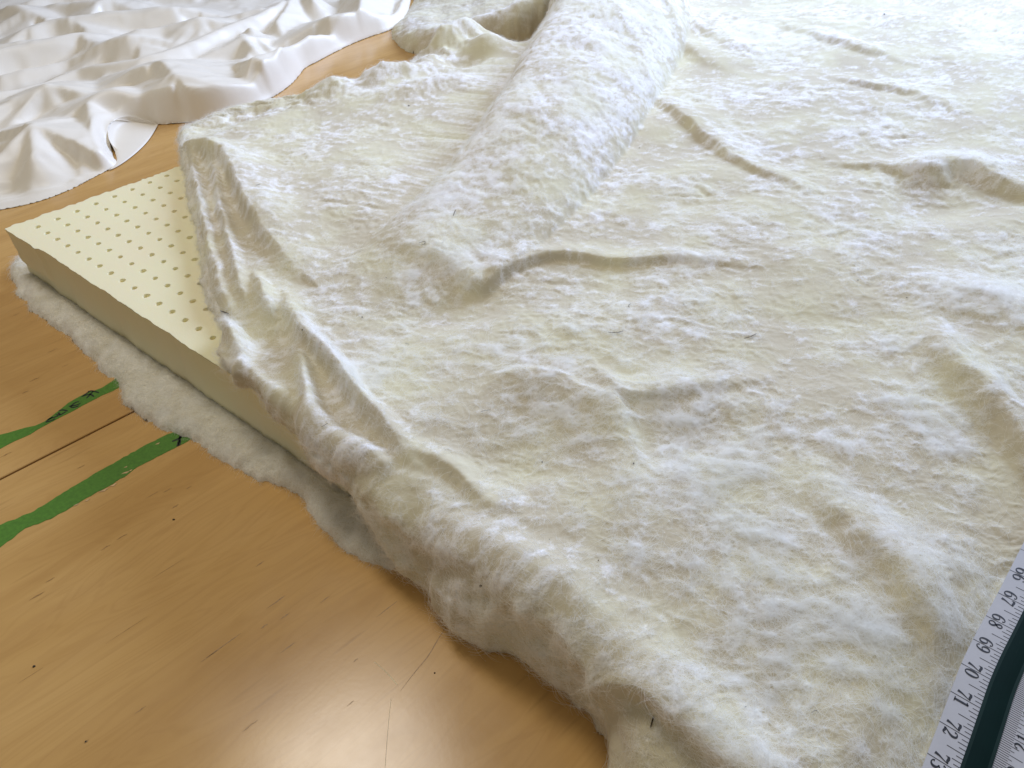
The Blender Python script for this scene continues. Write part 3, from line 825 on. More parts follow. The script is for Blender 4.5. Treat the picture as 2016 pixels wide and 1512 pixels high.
Z = Z + N_[..., 2] * (disp + lift_ * wz) + lift_ * (1 - wz)
N2 = normals(X, Y, blur(Z, 1), up=False)
Z = np.maximum(Z, np.where((~band) & (dl < 1), 3.06 + (.25 * prof + .9 * disp) * sstep(1, 3, side), -9)); Z = np.maximum(Z, .01)
fluff = 0.20 + 0.36 * tuft + 0.30 * fbm(Xa * 1.7, Ya * 2.9, 3, .65, seed=101) * (1 + .5 * sstep(30, 50, Y)) + 0.45 * wisp + 0.34 * (area_ - .5) + 0.14 * mid + 0.20 * fbm(Xa / 6, Ya / 5, 2, seed=99) + 0.26 * np.clip(Hf, -1, 1.2)  # Hf term paints lit whiteness on raised folds, darker cream in hollows
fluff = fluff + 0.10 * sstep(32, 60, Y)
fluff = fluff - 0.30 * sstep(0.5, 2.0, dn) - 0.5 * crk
keep = (sd > 0.22) & (tb < .999)
wool, used_u = grid_mesh('wool_batting', WOOL, X, Y, Z, keep, None, {'fluff': fluff})
tag(wool, 'large fluffy white wool batting heaped in folds over the latex slab', 'wool batting')
UPDATA = (X, Y, Z, keep)
UPW = np.clip(0.2 + fluff, 0.10, 1.2) ** 2 * np.where((side < .12) & (alo > -4), 0.0, 1.0) * np.where(sd < .6, 2.0, 1.0)

def edge_roll(path, mat, parent, name, seed, lump=0.28, step=0.07, ring=30, inward=1.0, extra=0.0):
    """puffy rounded rim of a batting sheet: path rows are x, y, z, radius (outline of the sheet)"""
    P = resamp(smooth_poly(path, it=2), int(np.linalg.norm(np.diff(path[:, :2], axis=0), axis=1).sum() / step))
    n = len(P); d_ = np.gradient(P[:, :2], axis=0); d_ /= np.linalg.norm(d_, axis=1)[:, None] + 1e-9
    d_ = np.stack([np.convolve(np.pad(d_[:, i], 6, 'edge'), np.ones(13) / 13, 'valid') for i in (0, 1)], 1); d_ /= np.linalg.norm(d_, axis=1)[:, None]
    nin = np.stack([-d_[:, 1], d_[:, 0]], 1) * inward
    sl = np.r_[0, np.cumsum(np.linalg.norm(np.diff(P[:, :3], axis=0), axis=1))]
    r = P[:, 3] * (1 + 0.22 * fbm(sl / 1.9, sl * 0 + seed, 2, seed=seed))
    wig = 0.22 * P[:, 3] * fbm(sl / 1.1, sl * 0 + 5.5, 3, seed=seed + 1)
    cx = P[:, 0] + nin[:, 0] * (r + wig); cy = P[:, 1] + nin[:, 1] * (r + wig); cz = P[:, 2] + extra
    th = np.linspace(0, 2 * np.pi, ring)
    Sg = np.repeat(sl[:, None], ring, 1); Tg = np.repeat(th[None, :], n, 0)
    c2, s2 = np.cos(Tg) * 1.3, np.sin(Tg) * 1.3
    nn = fbm(Sg / .9 + c2, Sg / 2.2 + s2, 4, .55, seed=seed + 3)
    rr = r[:, None] * (1 + lump * nn + .05 * fbm(Sg * 2.6 + c2, Sg + 2 * s2, 3, .6, seed=seed + 6))
    Xt = cx[:, None] - nin[:, 0][:, None] * np.cos(Tg) * rr
    Yt = cy[:, None] - nin[:, 1][:, None] * np.cos(Tg) * rr
    Zt_ = np.maximum(cz[:, None] + np.sin(Tg) * rr * 0.92, 0.012)
    fl = 0.30 + 0.40 * fbm(Sg / .7 + c2, Sg / 1.4 + s2, 4, .6, seed=seed + 8)
    o, _ = grid_mesh(name, mat, Xt, Yt, Zt_, np.ones(Xt.shape, bool), parent, {'fluff': fl})
    N = normals(Xt, Yt, Zt_, up=False)
    ctr = np.stack([np.repeat(cx[:, None], ring, 1), np.repeat(cy[:, None], ring, 1), np.repeat(cz[:, None], ring, 1)], -1)
    flip = ((np.stack([Xt, Yt, Zt_], -1) - ctr) * N).sum(-1) < 0
    N[flip] *= -1
    return o, (Xt, Yt, Zt_, Zt_ > 0.02), N
def resamp(P, n):
    L = np.r_[0, np.cumsum(np.linalg.norm(np.diff(P[:, :3], axis=0), axis=1))]; t = np.linspace(0, L[-1], n)
    return np.stack([np.interp(t, L, P[:, i]) for i in range(P.shape[1])], 1)
def ribbon_path(lst):
    return np.array([np.r_[un(x, y, z), z, r_] for x, y, z, r_ in lst])
ROLLS = []
le_path = ribbon_path([(p[0], p[1], max(p[2], .38), .36) for p in [(478, 716, 3.05)] + up_b[NF:NF + 17]])
ROLLS.append(edge_roll(le_path, WOOL, wool, 'rolled_edge', 201, inward=-1.0))
far_path = ribbon_path([(p[0], p[1], p[2], .40) for p in up_b[NF + 15:NF + 42]])
ROLLS.append(edge_roll(far_path, WOOL, wool, 'torn_edge', 231, lump=.25, inward=-1.0))

# the end of the same sheet, folded over and standing on the table
fy0, fx0 = 52.0, -22.0
Xf, Yf = np.meshgrid(np.arange(-24, 16, 0.09), np.arange(52, 100, 0.11))
near_l = unl([(772, 60, 0), (776, 74, 0), (786, 90, 0), (805, 103, 0), (835, 112, 0), (870, 117, 0), (940, 118, 0), (1010, 112, 0), (1080, 100, 0), (1180, 70, 0)])
FLP = np.concatenate([near_l, unl([(1220, -150, 2), (860, -120, 0), (838, -50, 0), (818, 0, 0), (796, 36, 0)])])
FLP = smooth_poly(FLP, True, 2)
nf = smooth_poly(near_l, False, 2)
df, _, _, fin = poly_dist(Xf, Yf, FLP)
dnear, _, _, _ = poly_dist(Xf, Yf, nf, closed=False)
sf = np.where(fin, df, -df) + 0.12 * fbm(Xf / 1.1, Yf / 1.1, 4, seed=152)
rim = unl([(785, 80, .6), (840, 52, 1.7), (880, 42, 2.2), (920, 34, 2.6), (970, 20, 3.1), (1030, 2, 3.8), (1090, -20, 4.5)])
rz = np.interp(Xf, rim[:, 0], [.7, 1.7, 2.2, 2.6, 3.1, 3.9, 4.6])
pf = np.sqrt(np.clip(1 - (1 - np.clip(sf / 1.5, 0, 1)) ** 2, 0, 1))
back = 1 - 0.45 * sstep(1.4, 5.0, dnear) + 0.35 * sstep(6, 14, dnear)
Xs_ = Xf + .4 * fbm(Xf / 2, Yf / 2, 2, seed=160)
Zf_ = rz * pf * back + (0.10 * fbm(Xs_ / 1.6, Yf / 2.4, 4, 0.55, seed=155) + 0.12 * fbm(Xf / 4, Yf / 4, 2, seed=156)) * pf
flf = 0.10 + 0.35 * fbm(Xf / 1.2, (Yf + Zf_) / .8, 4, .6, seed=158) + 0.5 * np.exp(-((dnear - 1.5) / .7) ** 2)  # last term whitens the rim: its lit edge is painted into the colour
Zf_ = np.where(sf > 0, np.maximum(Zf_, .03), .015)
kf = sf > -0.16
flap, _ = grid_mesh('folded_end', WOOL, Xf, Yf, Zf_, kf, wool, {'fluff': flf})
FLDATA = (Xf, Yf, Zf_, kf & (sf > 0))


# ------------------------------------------------------------------ fibres
def fibres(data, n, parent, seed, lmin, lmax, rad, wts=None, NN=None, xr=(-150, 2160), yr=(-150, 1620), edge_bias=None):
    X, Y, Z, ok = data
    g = np.random.default_rng(seed)
    NN = normals(X, Y, Z) if NN is None else NN
    # keep those the camera neighbourhood can see
    P = np.stack([X, Y, Z - CAMZ], -1)
    dz = P @ EZ; px = 1008 + FPX * (P @ EX) / dz; py = 756 + FPX * (P @ EY) / dz
    m_ = ok & (px > xr[0]) & (px < xr[1]) & (py > yr[0]) & (py < yr[1])
    if edge_bias is not None: m_ = m_ & edge_bias
    ids = np.flatnonzero(m_.reshape(-1))
    pw = None
    if wts is not None:
        pw = wts.reshape(-1)[ids]; pw = pw / pw.sum()
    pick = g.choice(ids, n, replace=True, p=pw)
    x = X.reshape(-1)[pick]; y = Y.reshape(-1)[pick]; z = Z.reshape(-1)[pick]
    x = x + g.uniform(-.02, .02, n); 
    nrm = NN.reshape(-1, 3)[pick]
    # fibres lie mostly along a slowly turning direction
    a = g.normal(0, 0.9, n) + 2.5 * noise(x / 2.0, y / 2.0, 33) + np.where(g.random(n) < .5, 0, np.pi)
    d = np.stack([np.cos(a), np.sin(a), np.zeros(n)], -1)
    d -= nrm * (d * nrm).sum(1)[:, None]; d /= np.linalg.norm(d, axis=1)[:, None]
    side = np.cross(nrm, d)
    L = g.uniform(lmin, lmax, n)
    lift = g.uniform(0.05, 0.45, n); curl = g.normal(0, .45, n)
    K = 5; t = np.linspace(0, 1, K)
    pts = np.zeros((n, K, 3)); base = np.stack([x, y, z], -1) - nrm * 0.01
    for k in range(K):
        tt = t[k]
        pts[:, k] = base + d * (L * tt)[:, None] + nrm * (L * lift * math.sin(tt * 2.4))[:, None] * .8 + side * (L * curl * tt * tt)[:, None]
    hc_ = bpy.data.hair_curves.new('wool_fibre')
    hc_.add_curves([K] * n)
    hc_.attributes['position'].data.foreach_set('vector', (pts * S).astype(np.float32).ravel())
    ra = hc_.attributes.new('radius', 'FLOAT', 'POINT')
    rr = np.repeat(g.uniform(.6, 1.3, n)[:, None], K, 1) * (1 - 0.75 * t[None, :]) * rad * S
    ra.data.foreach_set('value', rr.astype(np.float32).ravel())
    hc_.materials.append(FIBRE)
    o = bpy.data.objects.new('wool_fibre', hc_); COL.objects.link(o); o.parent = parent
    o['kind'] = 'stuff'
    return o
fibres(UPDATA, 190000, wool, 1, .10, .50, 0.0030, UPW, NN=N2)
fibres(UPDATA, 46000, wool, 4, .25, .80, 0.0038, UPW * np.clip((70 - Y) / 60, 0.02, 1) ** 2, NN=N2)
for k_, (o_, dat_, N_r) in enumerate(ROLLS):
    fibres(dat_, 22000 if k_ == 0 else 9000, o_ if False else wool, 10 + k_, .12, .50, 0.0032, NN=N_r)
fibres(FLDATA, 12000, wool, 3, .12, .45, 0.004)
sdx = UPDATA[3]
fibres(LOWDATA, 42000, lowsheet, 2, .14, .60, 0.0035)

# ------------------------------------------------------------------ dark bits caught in the wool
Xg, Yg, Zg, okg = UPDATA
Pg = np.stack([Xg, Yg, Zg - CAMZ], -1); dzg = Pg @ EZ
PXg = 1008 + FPX * (Pg @ EX) / dzg; PYg = 756 + FPX * (Pg @ EY) / dzg
def surf(px, py, data_ok=okg):
    dd = (PXg - px) ** 2 + (PYg - py) ** 2 + np.where(data_ok, 0, 1e9)
    near = dd < dd.min() + 9
    k = np.argmin(np.where(near, dzg, 1e9)); return float(Xg.flat[k]), float(Yg.flat[k]), float(Zg.flat[k])
specks = [(807, 207, .10, 1.4), (1260, 291, .05, 1), (713, 623, .06, 1.5), (595, 652, .06, 1.4), (1066, 908, .06, 1), (1245, 912, .07, 1.3), (1470, 1392, .05, 1), (945, 1156, .11, 1.5),
          (759, 546, .05, 1), (1690, 551, .06, 1), (1785, 584, .05, 1.5), (926, 967, .035, 1), (894, 982, .035, 1), (1800, 1019, .03, 1), (1430, 615, .04, 1), (1738, 28, .09, 2), (1890, 50, .06, 1), (1478, 226, .05, 1), (1458, 1102, .035, 1),
          (1393, 793, .03, 1), (546, 205, .05, 1), (650, 590, .03, 1), (1176, 1102, .04, 1.3), (1084, 1061, .03, 1), (1345, 600, .05, 1), (1485, 1080, .03, 1)]
for i, (px, py, rr, el) in enumerate(specks):
    x, y, z = surf(px, py)
    r_ = random.Random(i); v = []; n = 6; a0 = r_.uniform(0, 3)
    for h, s in ((-.2, .8), (.25, 1), (.6, .5)):
        for k in range(n):
            a = 2 * math.pi * k / n; q = rr * .40 * s * r_.uniform(.75, 1.2)
            dx, dy = q * el * math.cos(a), q * math.sin(a)
            v.append((x + dx * math.cos(a0) - dy * math.sin(a0), y + dx * math.sin(a0) + dy * math.cos(a0), z + .03 + h * rr * .7))
    f = [(k * n + j, k * n + (j + 1) % n, (k + 1) * n + (j + 1) % n, (k + 1) * n + j) for k in range(2) for j in range(n)] + [tuple(range(2 * n, 3 * n))]
    mesh('plant_speck', v, f, SPECK, wool)
def straw(pts, w_):
    w_ = w_ * .6
    P = [surf(*p) for p in pts]; P = smooth_poly(P, it=2); v = []; n = len(P)
    for i in range(n):
        d_ = P[min(n - 1, i + 1)] - P[max(0, i - 1)]; d_[2] = 0; d_ /= (np.linalg.norm(d_) + 1e-9)
        nn = np.array([-d_[1], d_[0], 0]) * w_ * math.sin(math.pi * (i + .8) / (n + .6))
        c = P[i] + np.array([0, 0, .07])
        v += [tuple(c + nn), tuple(c + np.array([0, 0, w_])), tuple(c - nn)]
    f = []
    for i in range(n - 1):
        f += [(3 * i, 3 * i + 3, 3 * i + 4, 3 * i + 1), (3 * i + 1, 3 * i + 4, 3 * i + 5, 3 * i + 2)]
    mesh('plant_straw', v, f, SPECK, wool)
for pts, w_ in (([(1462, 668), (1480, 664), (1490, 657)], .03), ([(1198, 655), (1212, 655), (1228, 652)], .03), ([(893, 426), (897, 419), (899, 414)], .03), ([(1278, 1435), (1282, 1422), (1285, 1412)], .035),
                ([(946, 811), (956, 810), (968, 808)], .015), ([(798, 676), (806, 678)], .015), ([(636, 842), (642, 838)], .02), ([(826, 482), (836, 476), (836, 484), (830, 484)], .02), ([(1243, 598), (1236, 604), (1240, 606)], .02), ([(504, 365), (512, 363)], .03),
                ([(432, 612), (442, 617), (450, 618)], .05), ([(1595, 1403), (1606, 1400), (1612, 1404)], .015)):
    straw(pts, w_)

# ------------------------------------------------------------------ white cotton fabric, crumpled, upper left
fab = empty('cotton_cover', tuple(un(250, 120, 0)) + (0,))
tag(fab, 'crumpled off-white cotton fabric cover with hemmed edge on the table behind the foam', 'fabric')
fb = [(-260, 470, 0), (-120, 438, 0), (0, 414, 0), (40, 407, 0), (90, 394, 0), (140, 374, 0), (185, 350, 0), (216, 334, 0), (226, 318, .3), (224, 300, .6), (215, 288, .9), (209, 268, 1.1), (210, 248, 1.2), (222, 232, 1.3), (248, 224, 1.2), (275, 230, .8),
      (300, 238, .3), (320, 243, .1), (360, 243, 0), (400, 240, 0), (450, 230, 0), (500, 212, 0), (545, 188, 0), (575, 166, 0), (592, 145, 0), (600, 134, 0), (625, 122, 0), (650, 108, 0), (690, 88, 0), (730, 72, 0), (770, 60, 0), (795, 42, 0), (806, 18, 0), (812, -20, 0),
      (840, -90, 0), (500, -190, 0), (-300, -160, 0), (-900, 0, 0), (-1000, 500, 0)]
FP = smooth_poly(unl(fb, 0), True, 2)
SH = 0.45                                                    # rows run along the long folds
yb = 30 + np.cumsum(np.linspace(.085, .26, 500)) 
xc = -96 + np.cumsum(np.linspace(.20, .085, 700))
X, yy_ = np.meshgrid(xc, yb); Y = yy_ + SH * (X + 40)
d, bx, by, ins = poly_dist(X, Y, FP)
cell = 0.16
sd = np.where(ins, d, -d)
snap = (sd < 0) & (sd > -0.35)
Xs = np.where(snap, bx, X); Ys = np.where(snap, by, Y)
# the folds: ridge and valley lines with their heights, joined by flat panels like creased cloth
FL = [
 [(63, 252, 2.3), (66, 300, 1.7), (63, 345, .8), (62, 372, .25)], [(63, 252, 2.3), (82, 266, 1.9), (104, 282, 1.2), (125, 293, .6), (148, 297, .25)],
 [(63, 252, 2.3), (30, 283, 1.9), (0, 311, 1.5), (-60, 345, 1.2)], [(20, 345, .6), (0, 370, .35), (-60, 395, .3)],
 [(78, 256, .7), (110, 244, .9), (145, 228, 1.0)], [(100, 320, .35), (105, 350, .2)], [(-60, 290, .6), (0, 270, .7), (40, 255, .8)],
 [(175, 208, 1.9), (184, 235, 1.8), (182, 265, 1.4), (172, 300, .8), (158, 335, .35)], [(150, 222, 1.2), (148, 250, .7), (146, 288, .2), (130, 325, .2)],
 [(206, 262, .55), (202, 290, .35), (192, 322, .2)], [(177, 204, 1.9), (200, 190, 2.1), (233, 181, 2.2), (256, 198, 1.7), (281, 224, .8)],
 [(160, 192, .8), (200, 178, 1.0), (235, 172, 1.0), (262, 192, .8)], [(100, 228, .5), (130, 218, .5)],
 [(289, 136, 2.3), (300, 140, 2.1), (312, 125, 2.6), (330, 140, 2.5), (344, 154, 2.6), (355, 162, 1.9), (365, 167, 1.6)],
 [(250, 193, .9), (275, 186, .9), (305, 172, 1.3)], [(344, 154, 2.6), (325, 168, 2.1), (302, 183, 1.5), (268, 200, 1.0)],
 [(305, 185, 1.6), (308, 212, .8), (306, 234, .15)], [(344, 168, 1.4), (339, 200, .45), (336, 234, .06)],
 [(365, 167, 1.6), (392, 165, 1.6), (420, 160, 1.8), (430, 172, 1.4)], [(420, 165, 1.6), (421, 190, .9), (424, 208, .2)], [(434, 178, .5), (437, 200, .12)], [(375, 200, .35), (390, 220, .15)],
 [(500, 121, 2.3), (506, 140, 1.6), (514, 154, 1.0), (520, 168, .4)], [(500, 121, 2.3), (488, 140, 1.4), (477, 160, .6), (474, 182, .15)],
 [(500, 121, 2.2), (535, 108, 2.2), (575, 92, 2.2), (612, 68, 2.2), (645, 60, 2.0), (680, 55, 1.7)], [(650, 40, 2.0), (680, 32, 2.1), (708, 30, 2.1), (700, 60, 1.4)],
 [(520, 148, .45), (545, 130, .2), (580, 112, .3), (620, 96, .35), (660, 76, .5), (700, 66, .4)], [(548, 152, .7), (575, 134, .8), (600, 118, .7), (640, 98, .8), (690, 74, .9), (730, 60, .8)],
 [(715, 50, 1.0), (760, 34, 1.2), (800, 12, 1.2), (812, -20, 1.2)], [(715, 44, .4), (718, 10, .4), (725, -40, .4)], [(708, 30, 2.1), (712, 0, 2.0), (715, -40, 2.0)],
 [(-60, 238, 1.5), (0, 216, 1.5), (50, 190, 1.8), (85, 176, 2.0), (92, 173, 2.1), (112, 180, 1.6), (120, 200, .9)], [(-60, 220, .5), (0, 206, .5), (30, 200, .5), (55, 186, .7)],
 [(92, 173, 2.1), (90, 200, 1.2), (88, 220, .6)], [(120, 166, 1.5), (150, 165, 1.6), (160, 175, 1.4), (145, 205, .8)],
 [(-60, 195, 1.5), (0, 184, 1.4), (60, 174, 1.1), (120, 155, 1.0), (150, 140, 1.2)],
 [(-60, 125, 1.8), (0, 105, 1.8), (70, 88, 1.9), (120, 78, 1.9), (160, 70, 1.8), (163, 80, 1.6)], [(0, 150, .9), (80, 132, .9), (150, 118, .7), (165, 112, .5)],
 [(165, 76, 1.6), (190, 93, 1.4), (225, 84, 1.9), (262, 72, 2.2), (270, 95, 1.3), (272, 115, .5)], [(165, 122, .4), (215, 108, .4), (255, 96, .4)],
 [(275, 66, 2.1), (330, 58, 1.9), (385, 45, 2.2), (395, 40, 2.3), (405, 55, 1.6), (412, 72, .6)], [(285, 90, .6), (300, 108, .3), (350, 98, .3), (400, 76, .3), (450, 50, .4)],
 [(130, 150, .9), (170, 137, 1.3), (230, 129, 1.5), (280, 120, 1.6), (340, 104, 1.6), (400, 80, 1.6), (450, 58, 1.6), (520, 30, 1.7), (560, 8, 1.7)],
 [(0, 86, .5), (50, 72, .5), (66, 62, .4)], [(60, 60, 1.6), (100, 46, 1.7), (138, 38, 1.9), (200, 31, 1.8), (260, 25, 1.7), (340, 18, 1.6)], [(75, 82, .7), (160, 56, .8), (230, 50, .8), (300, 46, .8), (380, 30, .8)],
 [(136, 40, 1.9), (146, 62, 1.0)], [(172, 40, 1.6), (182, 68, .8)], [(0, 35, .9), (22, 10, 1.8), (62, 30, 1.2), (70, 34, .4)], [(100, 28, .5), (160, 24, .5), (240, 20, .5)], [(100, 12, 1.3), (200, 6, 1.5), (212, -4, 1.6), (240, 14, 1.0)],
 [(470, 60, .6), (480, 76, 1.6), (500, 98, 1.2)], [(480, 76, 1.6), (440, 98, 1.2), (405, 115, .9)], [(480, 76, 1.6), (486, 100, .8), (490, 115, .9)], [(492, 58, 1.6), (505, 80, 1.0), (530, 96, .9)],
 [(520, 84, .6), (560, 78, .6), (600, 60, .6), (640, 40, .7)], [(545, 45, 1.5), (552, 62, 1.1), (560, 78, .6)], [(545, 45, 1.5), (565, 20, 1.6), (575, -5, 1.7)], [(610, -10, 1.8), (620, 10, 1.4), (630, 20, .8)], [(420, 42, 1.0), (460, 36, 1.5), (515, 22, 1.7)],
 [(440, 20, .6), (520, 5, .6)], [(300, 0, .6), (380, -10, .7)], [(420, 130, .7), (450, 125, .8), (480, 122, .8)], [(380, 140, .8), (400, 145, .7)], [(455, 150, .7), (460, 170, .3)],
]
def tent(P3, seed):
    """one creased fold: P3 rows are x, y (inches on the table), height"""
    L = np.linalg.norm(P3[-1, :2] - P3[0, :2])
    d_ = P3[-1, :2] - P3[0, :2]
    if d_[0] < 0 and abs(d_[0]) > abs(d_[1]): P3 = P3[::-1]; d_ = -d_
    flat_ = abs(d_[0]) > abs(d_[1]) * .9
    for a_, b_ in zip(P3[:-1], P3[1:]):
        pass
    Q = smooth_poly(P3, it=1)
    mw = 5.0 * Q[:, 2].max() + 1
    m_ = (Xs > Q[:, 0].min() - mw) & (Xs < Q[:, 0].max() + mw) & (Ys > Q[:, 1].min() - mw) & (Ys < Q[:, 1].max() + mw) & (sd > -.4)
    x = Xs[m_]; y = Ys[m_]
    if len(x) == 0: return
    h = np.full(x.shape, -9.0)
    kl, kr = (0.30, 1.15) if flat_ else (0.75, 0.75)
    for a, b in zip(Q[:-1], Q[1:]):
        ex, ey = b[0] - a[0], b[1] - a[1]; LL = ex * ex + ey * ey + 1e-12
        t = np.clip(((x - a[0]) * ex + (y - a[1]) * ey) / LL, 0, 1)
        dx = x - a[0] - t * ex; dy = y - a[1] - t * ey
        dd = np.sqrt(dx * dx + dy * dy)
        left = (ex * dy - ey * dx) > 0
        z_ = a[2] + (b[2] - a[2]) * t
        dir_ = np.abs((ex * dx + ey * dy) / (np.sqrt(LL) * (dd + 1e-6)))      # 1 = past an end
        k = np.where(left, kl, kr)
        h = np.maximum(h, z_ - k * dd)
    TH[m_] = np.maximum(TH[m_], h)
TH = np.full(Xs.shape, 0.0)
for k_, ln in enumerate(FL):
    if max(p[2] for p in ln) < 0.68: continue
    tent(np.array([np.r_[un(*p), p[2]] for p in ln]), k_)
g_ = np.random.default_rng(12)
for k in range(60):                                                # beyond the frame and in the far corner
    t0 = g_.uniform(-105, -10); o_ = g_.uniform(-60, 45); L_ = g_.uniform(8, 22)
    q_ = np.array([[(t0 + L_ * i / 4) * .9, 72 + o_ + (t0 + L_ * i / 4 + 40) * .42 + g_.uniform(-.8, .8), g_.uniform(.7, 1.7) * (1 - .35 * abs(i - 2) / 2)] for i in range(5)])
    c_px = q_[2]
    dd_ = np.array([c_px[0], c_px[1], -CAMZ]); pz_ = dd_ @ EZ; ppx = 1008 + FPX * (dd_ @ EX) / pz_; ppy = 756 + FPX * (dd_ @ EY) / pz_
    if 0 < ppx < 820 and ppy > 20: continue
    tent(q_, 200 + k)
micro_f = 0.10 * np.clip(1 - np.abs(noise(Xs / 3.4 + .3 * noise(Xs / 2, Ys / 2, 6), (Ys - .5 * Xs) / 1.5, 125)) * 3.2, 0, 1)
Zf = 1.12 * blur(np.maximum(TH, .05 + .25 * fbm(Xs / 5, Ys / 5, 2, seed=133)) + micro_f, 1)
cw = np.clip(ridged(Xs / 2.6 + .4 * fbm(Xs / 3, Ys / 3, 2, seed=5), (Ys - .6 * Xs) / 1.7, 3, .5, seed=120) / 1.7, 0, 1) ** 5
Zf = Zf + 0.02 * cw + 0.04 * fbm(Xs / 3.2, Ys / 3.2, 2, seed=130) + 0.05
hemf = sstep(-0.1, .75, sd)
hemb = 0.06 * np.exp(-((sd - .95) / .12) ** 2)
c0 = un(236, 246, 1.0); lift = 1.15 * np.exp(-(((Xs - c0[0]) / 1.5) ** 2 + ((Ys - c0[1]) / 1.6) ** 2) ** 1.5)
Zf = 0.05 + np.maximum((Zf - .05) * hemf, 0) * (1 - .8 * lift / 1.15) + lift - hemb * 0.6
keep = (sd > -0.35)
cloth, _ = grid_mesh('fabric_sheet', FABRIC, Xs, Ys, Zf, keep)
sol = cloth.modifiers.new('thickness', 'SOLIDIFY'); sol.thickness = 0.035 * S; sol.offset = -1
adopt(cloth, fab)
# turned-under hem piece seen inside the curl
U = 26; V_ = 40; v = []
rim = smooth_poly([np.r_[un(x, y, z), z] for x, y, z in [(310, 243, .12), (275, 232, .75), (248, 226, 1.1), (222, 234, 1.2), (211, 252, 1.05), (213, 276, .7), (226, 292, .35), (240, 293, .2), (246, 300, .1)]], it=3)
hem = smooth_poly([np.r_[un(x, y, z), z] for x, y, z in [(311, 246, .06), (302, 262, .06), (290, 280, .06), (272, 298, .06), (255, 312, .06), (238, 324, .06), (224, 332, .05), (216, 335, .05), (214, 336, .04)]], it=3)
ra_, hb_ = resamp(rim, V_), resamp(hem, V_)
far = np.array([-1.0, 1.6, 0]) 
for i in range(V_):
    for j in range(U):
        t = j / (U - 1)
        s_ = math.sin(math.pi * t)
        p = ra_[i] * (1 - t) + hb_[i] * t
        p = p + far * 0.55 * s_ * math.sin(math.pi * i / (V_ - 1)) 
        p[2] = max(0.05, p[2] - 0.35 * s_ * (1 - t))
        v.append(tuple(p))
f = [(i * U + j, i * U + j + 1, (i + 1) * U + j + 1, (i + 1) * U + j) for i in range(V_ - 1) for j in range(U - 1)]
hemp = mesh('turned_hem', v, f, FABRIC, smooth=True)
sol = hemp.modifiers.new('thickness', 'SOLIDIFY'); sol.thickness = 0.03 * S; sol.offset = -1
adopt(hemp, fab)

# ------------------------------------------------------------------ measuring tape
tape = empty('measuring_tape', tuple(un(1950, 1350, 3.1)) + (3.1,))
tag(tape, 'white measuring tape with dark green centre band and black inch numbers, lying on the wool', 'measuring tape')
ZT_ = 3.30
EDGE_PX = [(2008, 1082), (1987, 1123), (1964, 1168), (1940, 1213), (1915, 1259), (1892, 1307), (1871, 1362), (1849, 1421), (1825, 1484), (1800, 1552), (1773, 1624)]
EDG = np.array([un(x, y, ZT_) for x, y in EDGE_PX])       # left ends of the 65, 66, 67 ... inch lines
tw = un(1930, 1396, ZT_) - un(1871, 1362, ZT_); WG0 = float(np.linalg.norm(tw)); tw /= WG0
WG1 = WG0 + float(np.linalg.norm(un(1978, 1423, ZT_) - un(1930, 1396, ZT_)))
WEND = WG1 + WG0
def tp(a, b, z=0.0):
    """a inches past the 67 line along the tape, b across from its left edge"""
    k = a + 2
    if k < 0: p = EDG[0] + (EDG[0] - EDG[1]) * -k
    elif k >= len(EDG) - 1: p = EDG[-1] + (EDG[-1] - EDG[-2]) * (k - len(EDG) + 1)
    else:
        i = int(k); t = k - i; p0 = EDG[max(0, i - 1)]; p1 = EDG[i]; p2 = EDG[i + 1]; p3 = EDG[min(len(EDG) - 1, i + 2)]
        p = .5 * ((2 * p1) + (p2 - p0) * t + (2 * p0 - 5 * p1 + 4 * p2 - p3) * t * t + (3 * p1 - p0 - 3 * p2 + p3) * t ** 3)
    q = p + tw * b
    return (q[0], q[1], ZT_ + z)
def strip(name, b0, b1, z0, th, mat, crown=0.0):
    v = []; f = []; N = 60; K = 6
    for i in range(N + 1):
        a = -3.5 + 13.0 * i / N
        for k in range(K + 1):
            t = k / K; b = b0 + (b1 - b0) * t
            v.append(tp(a, b, z0 + th + crown * math.sin(math.pi * t)))
        v.append(tp(a, b1, z0)); v.append(tp(a, b0, z0))
    W = K + 3
    for i in range(N):
        for k in range(W):
            f.append((i * W + k, i * W + (k + 1) % W, (i + 1) * W + (k + 1) % W, (i + 1) * W + k))
    f.append(tuple(range(W))); f.append(tuple(N * W + k for k in range(W - 1, -1, -1)))
    o = mesh(name, v, f, mat, smooth=False); adopt(o, tape); return o
strip('inch_strip', 0, WG0 + .03, 0, .03, TAPEW)
strip('green_band', WG0, WG1, 0.002, .055, TAPEG, 0.02)
strip('band_rim', WG0 - .012, WG0 + .10, 0.004, .060, TAPEG2)
strip('band_rim', WG1 - .10, WG1 + .012, 0.004, .060, TAPEG2)
strip('inch_strip', WG1 - .03, WEND, 0, .03, TAPEW)
def bar(v, f, p, q, hw, z, wdt=None):
    a0 = np.array(p); a1 = np.array(q); d_ = a1 - a0; d_ = d_ / np.linalg.norm(d_); n_ = np.array([-d_[1], d_[0]]) * hw
    k = len(v)
    for c in (a0 + n_, a1 + n_, a1 - n_, a0 - n_): v.append(tp(c[0], c[1], z))
    f.append((k, k + 1, k + 2, k + 3))
v = []; f = []
zi = 0.0325
for i in range(-3 * 8, 9 * 8):
    a = i / 8
    L = WG0 - .02 if i % 8 == 0 else (.56 if i % 8 == 4 else (.30 if i % 2 == 0 else .21))
    L = min(L, WG0)
    b1 = WG0 - .012
    bar(v, f, (a, b1), (a, (0.0 if i % 8 == 0 else b1 - L * WG0 / 1.02)), .011, zi)
o = mesh('tick_marks', v, f, INK); adopt(o, tape)
v = []; f = []
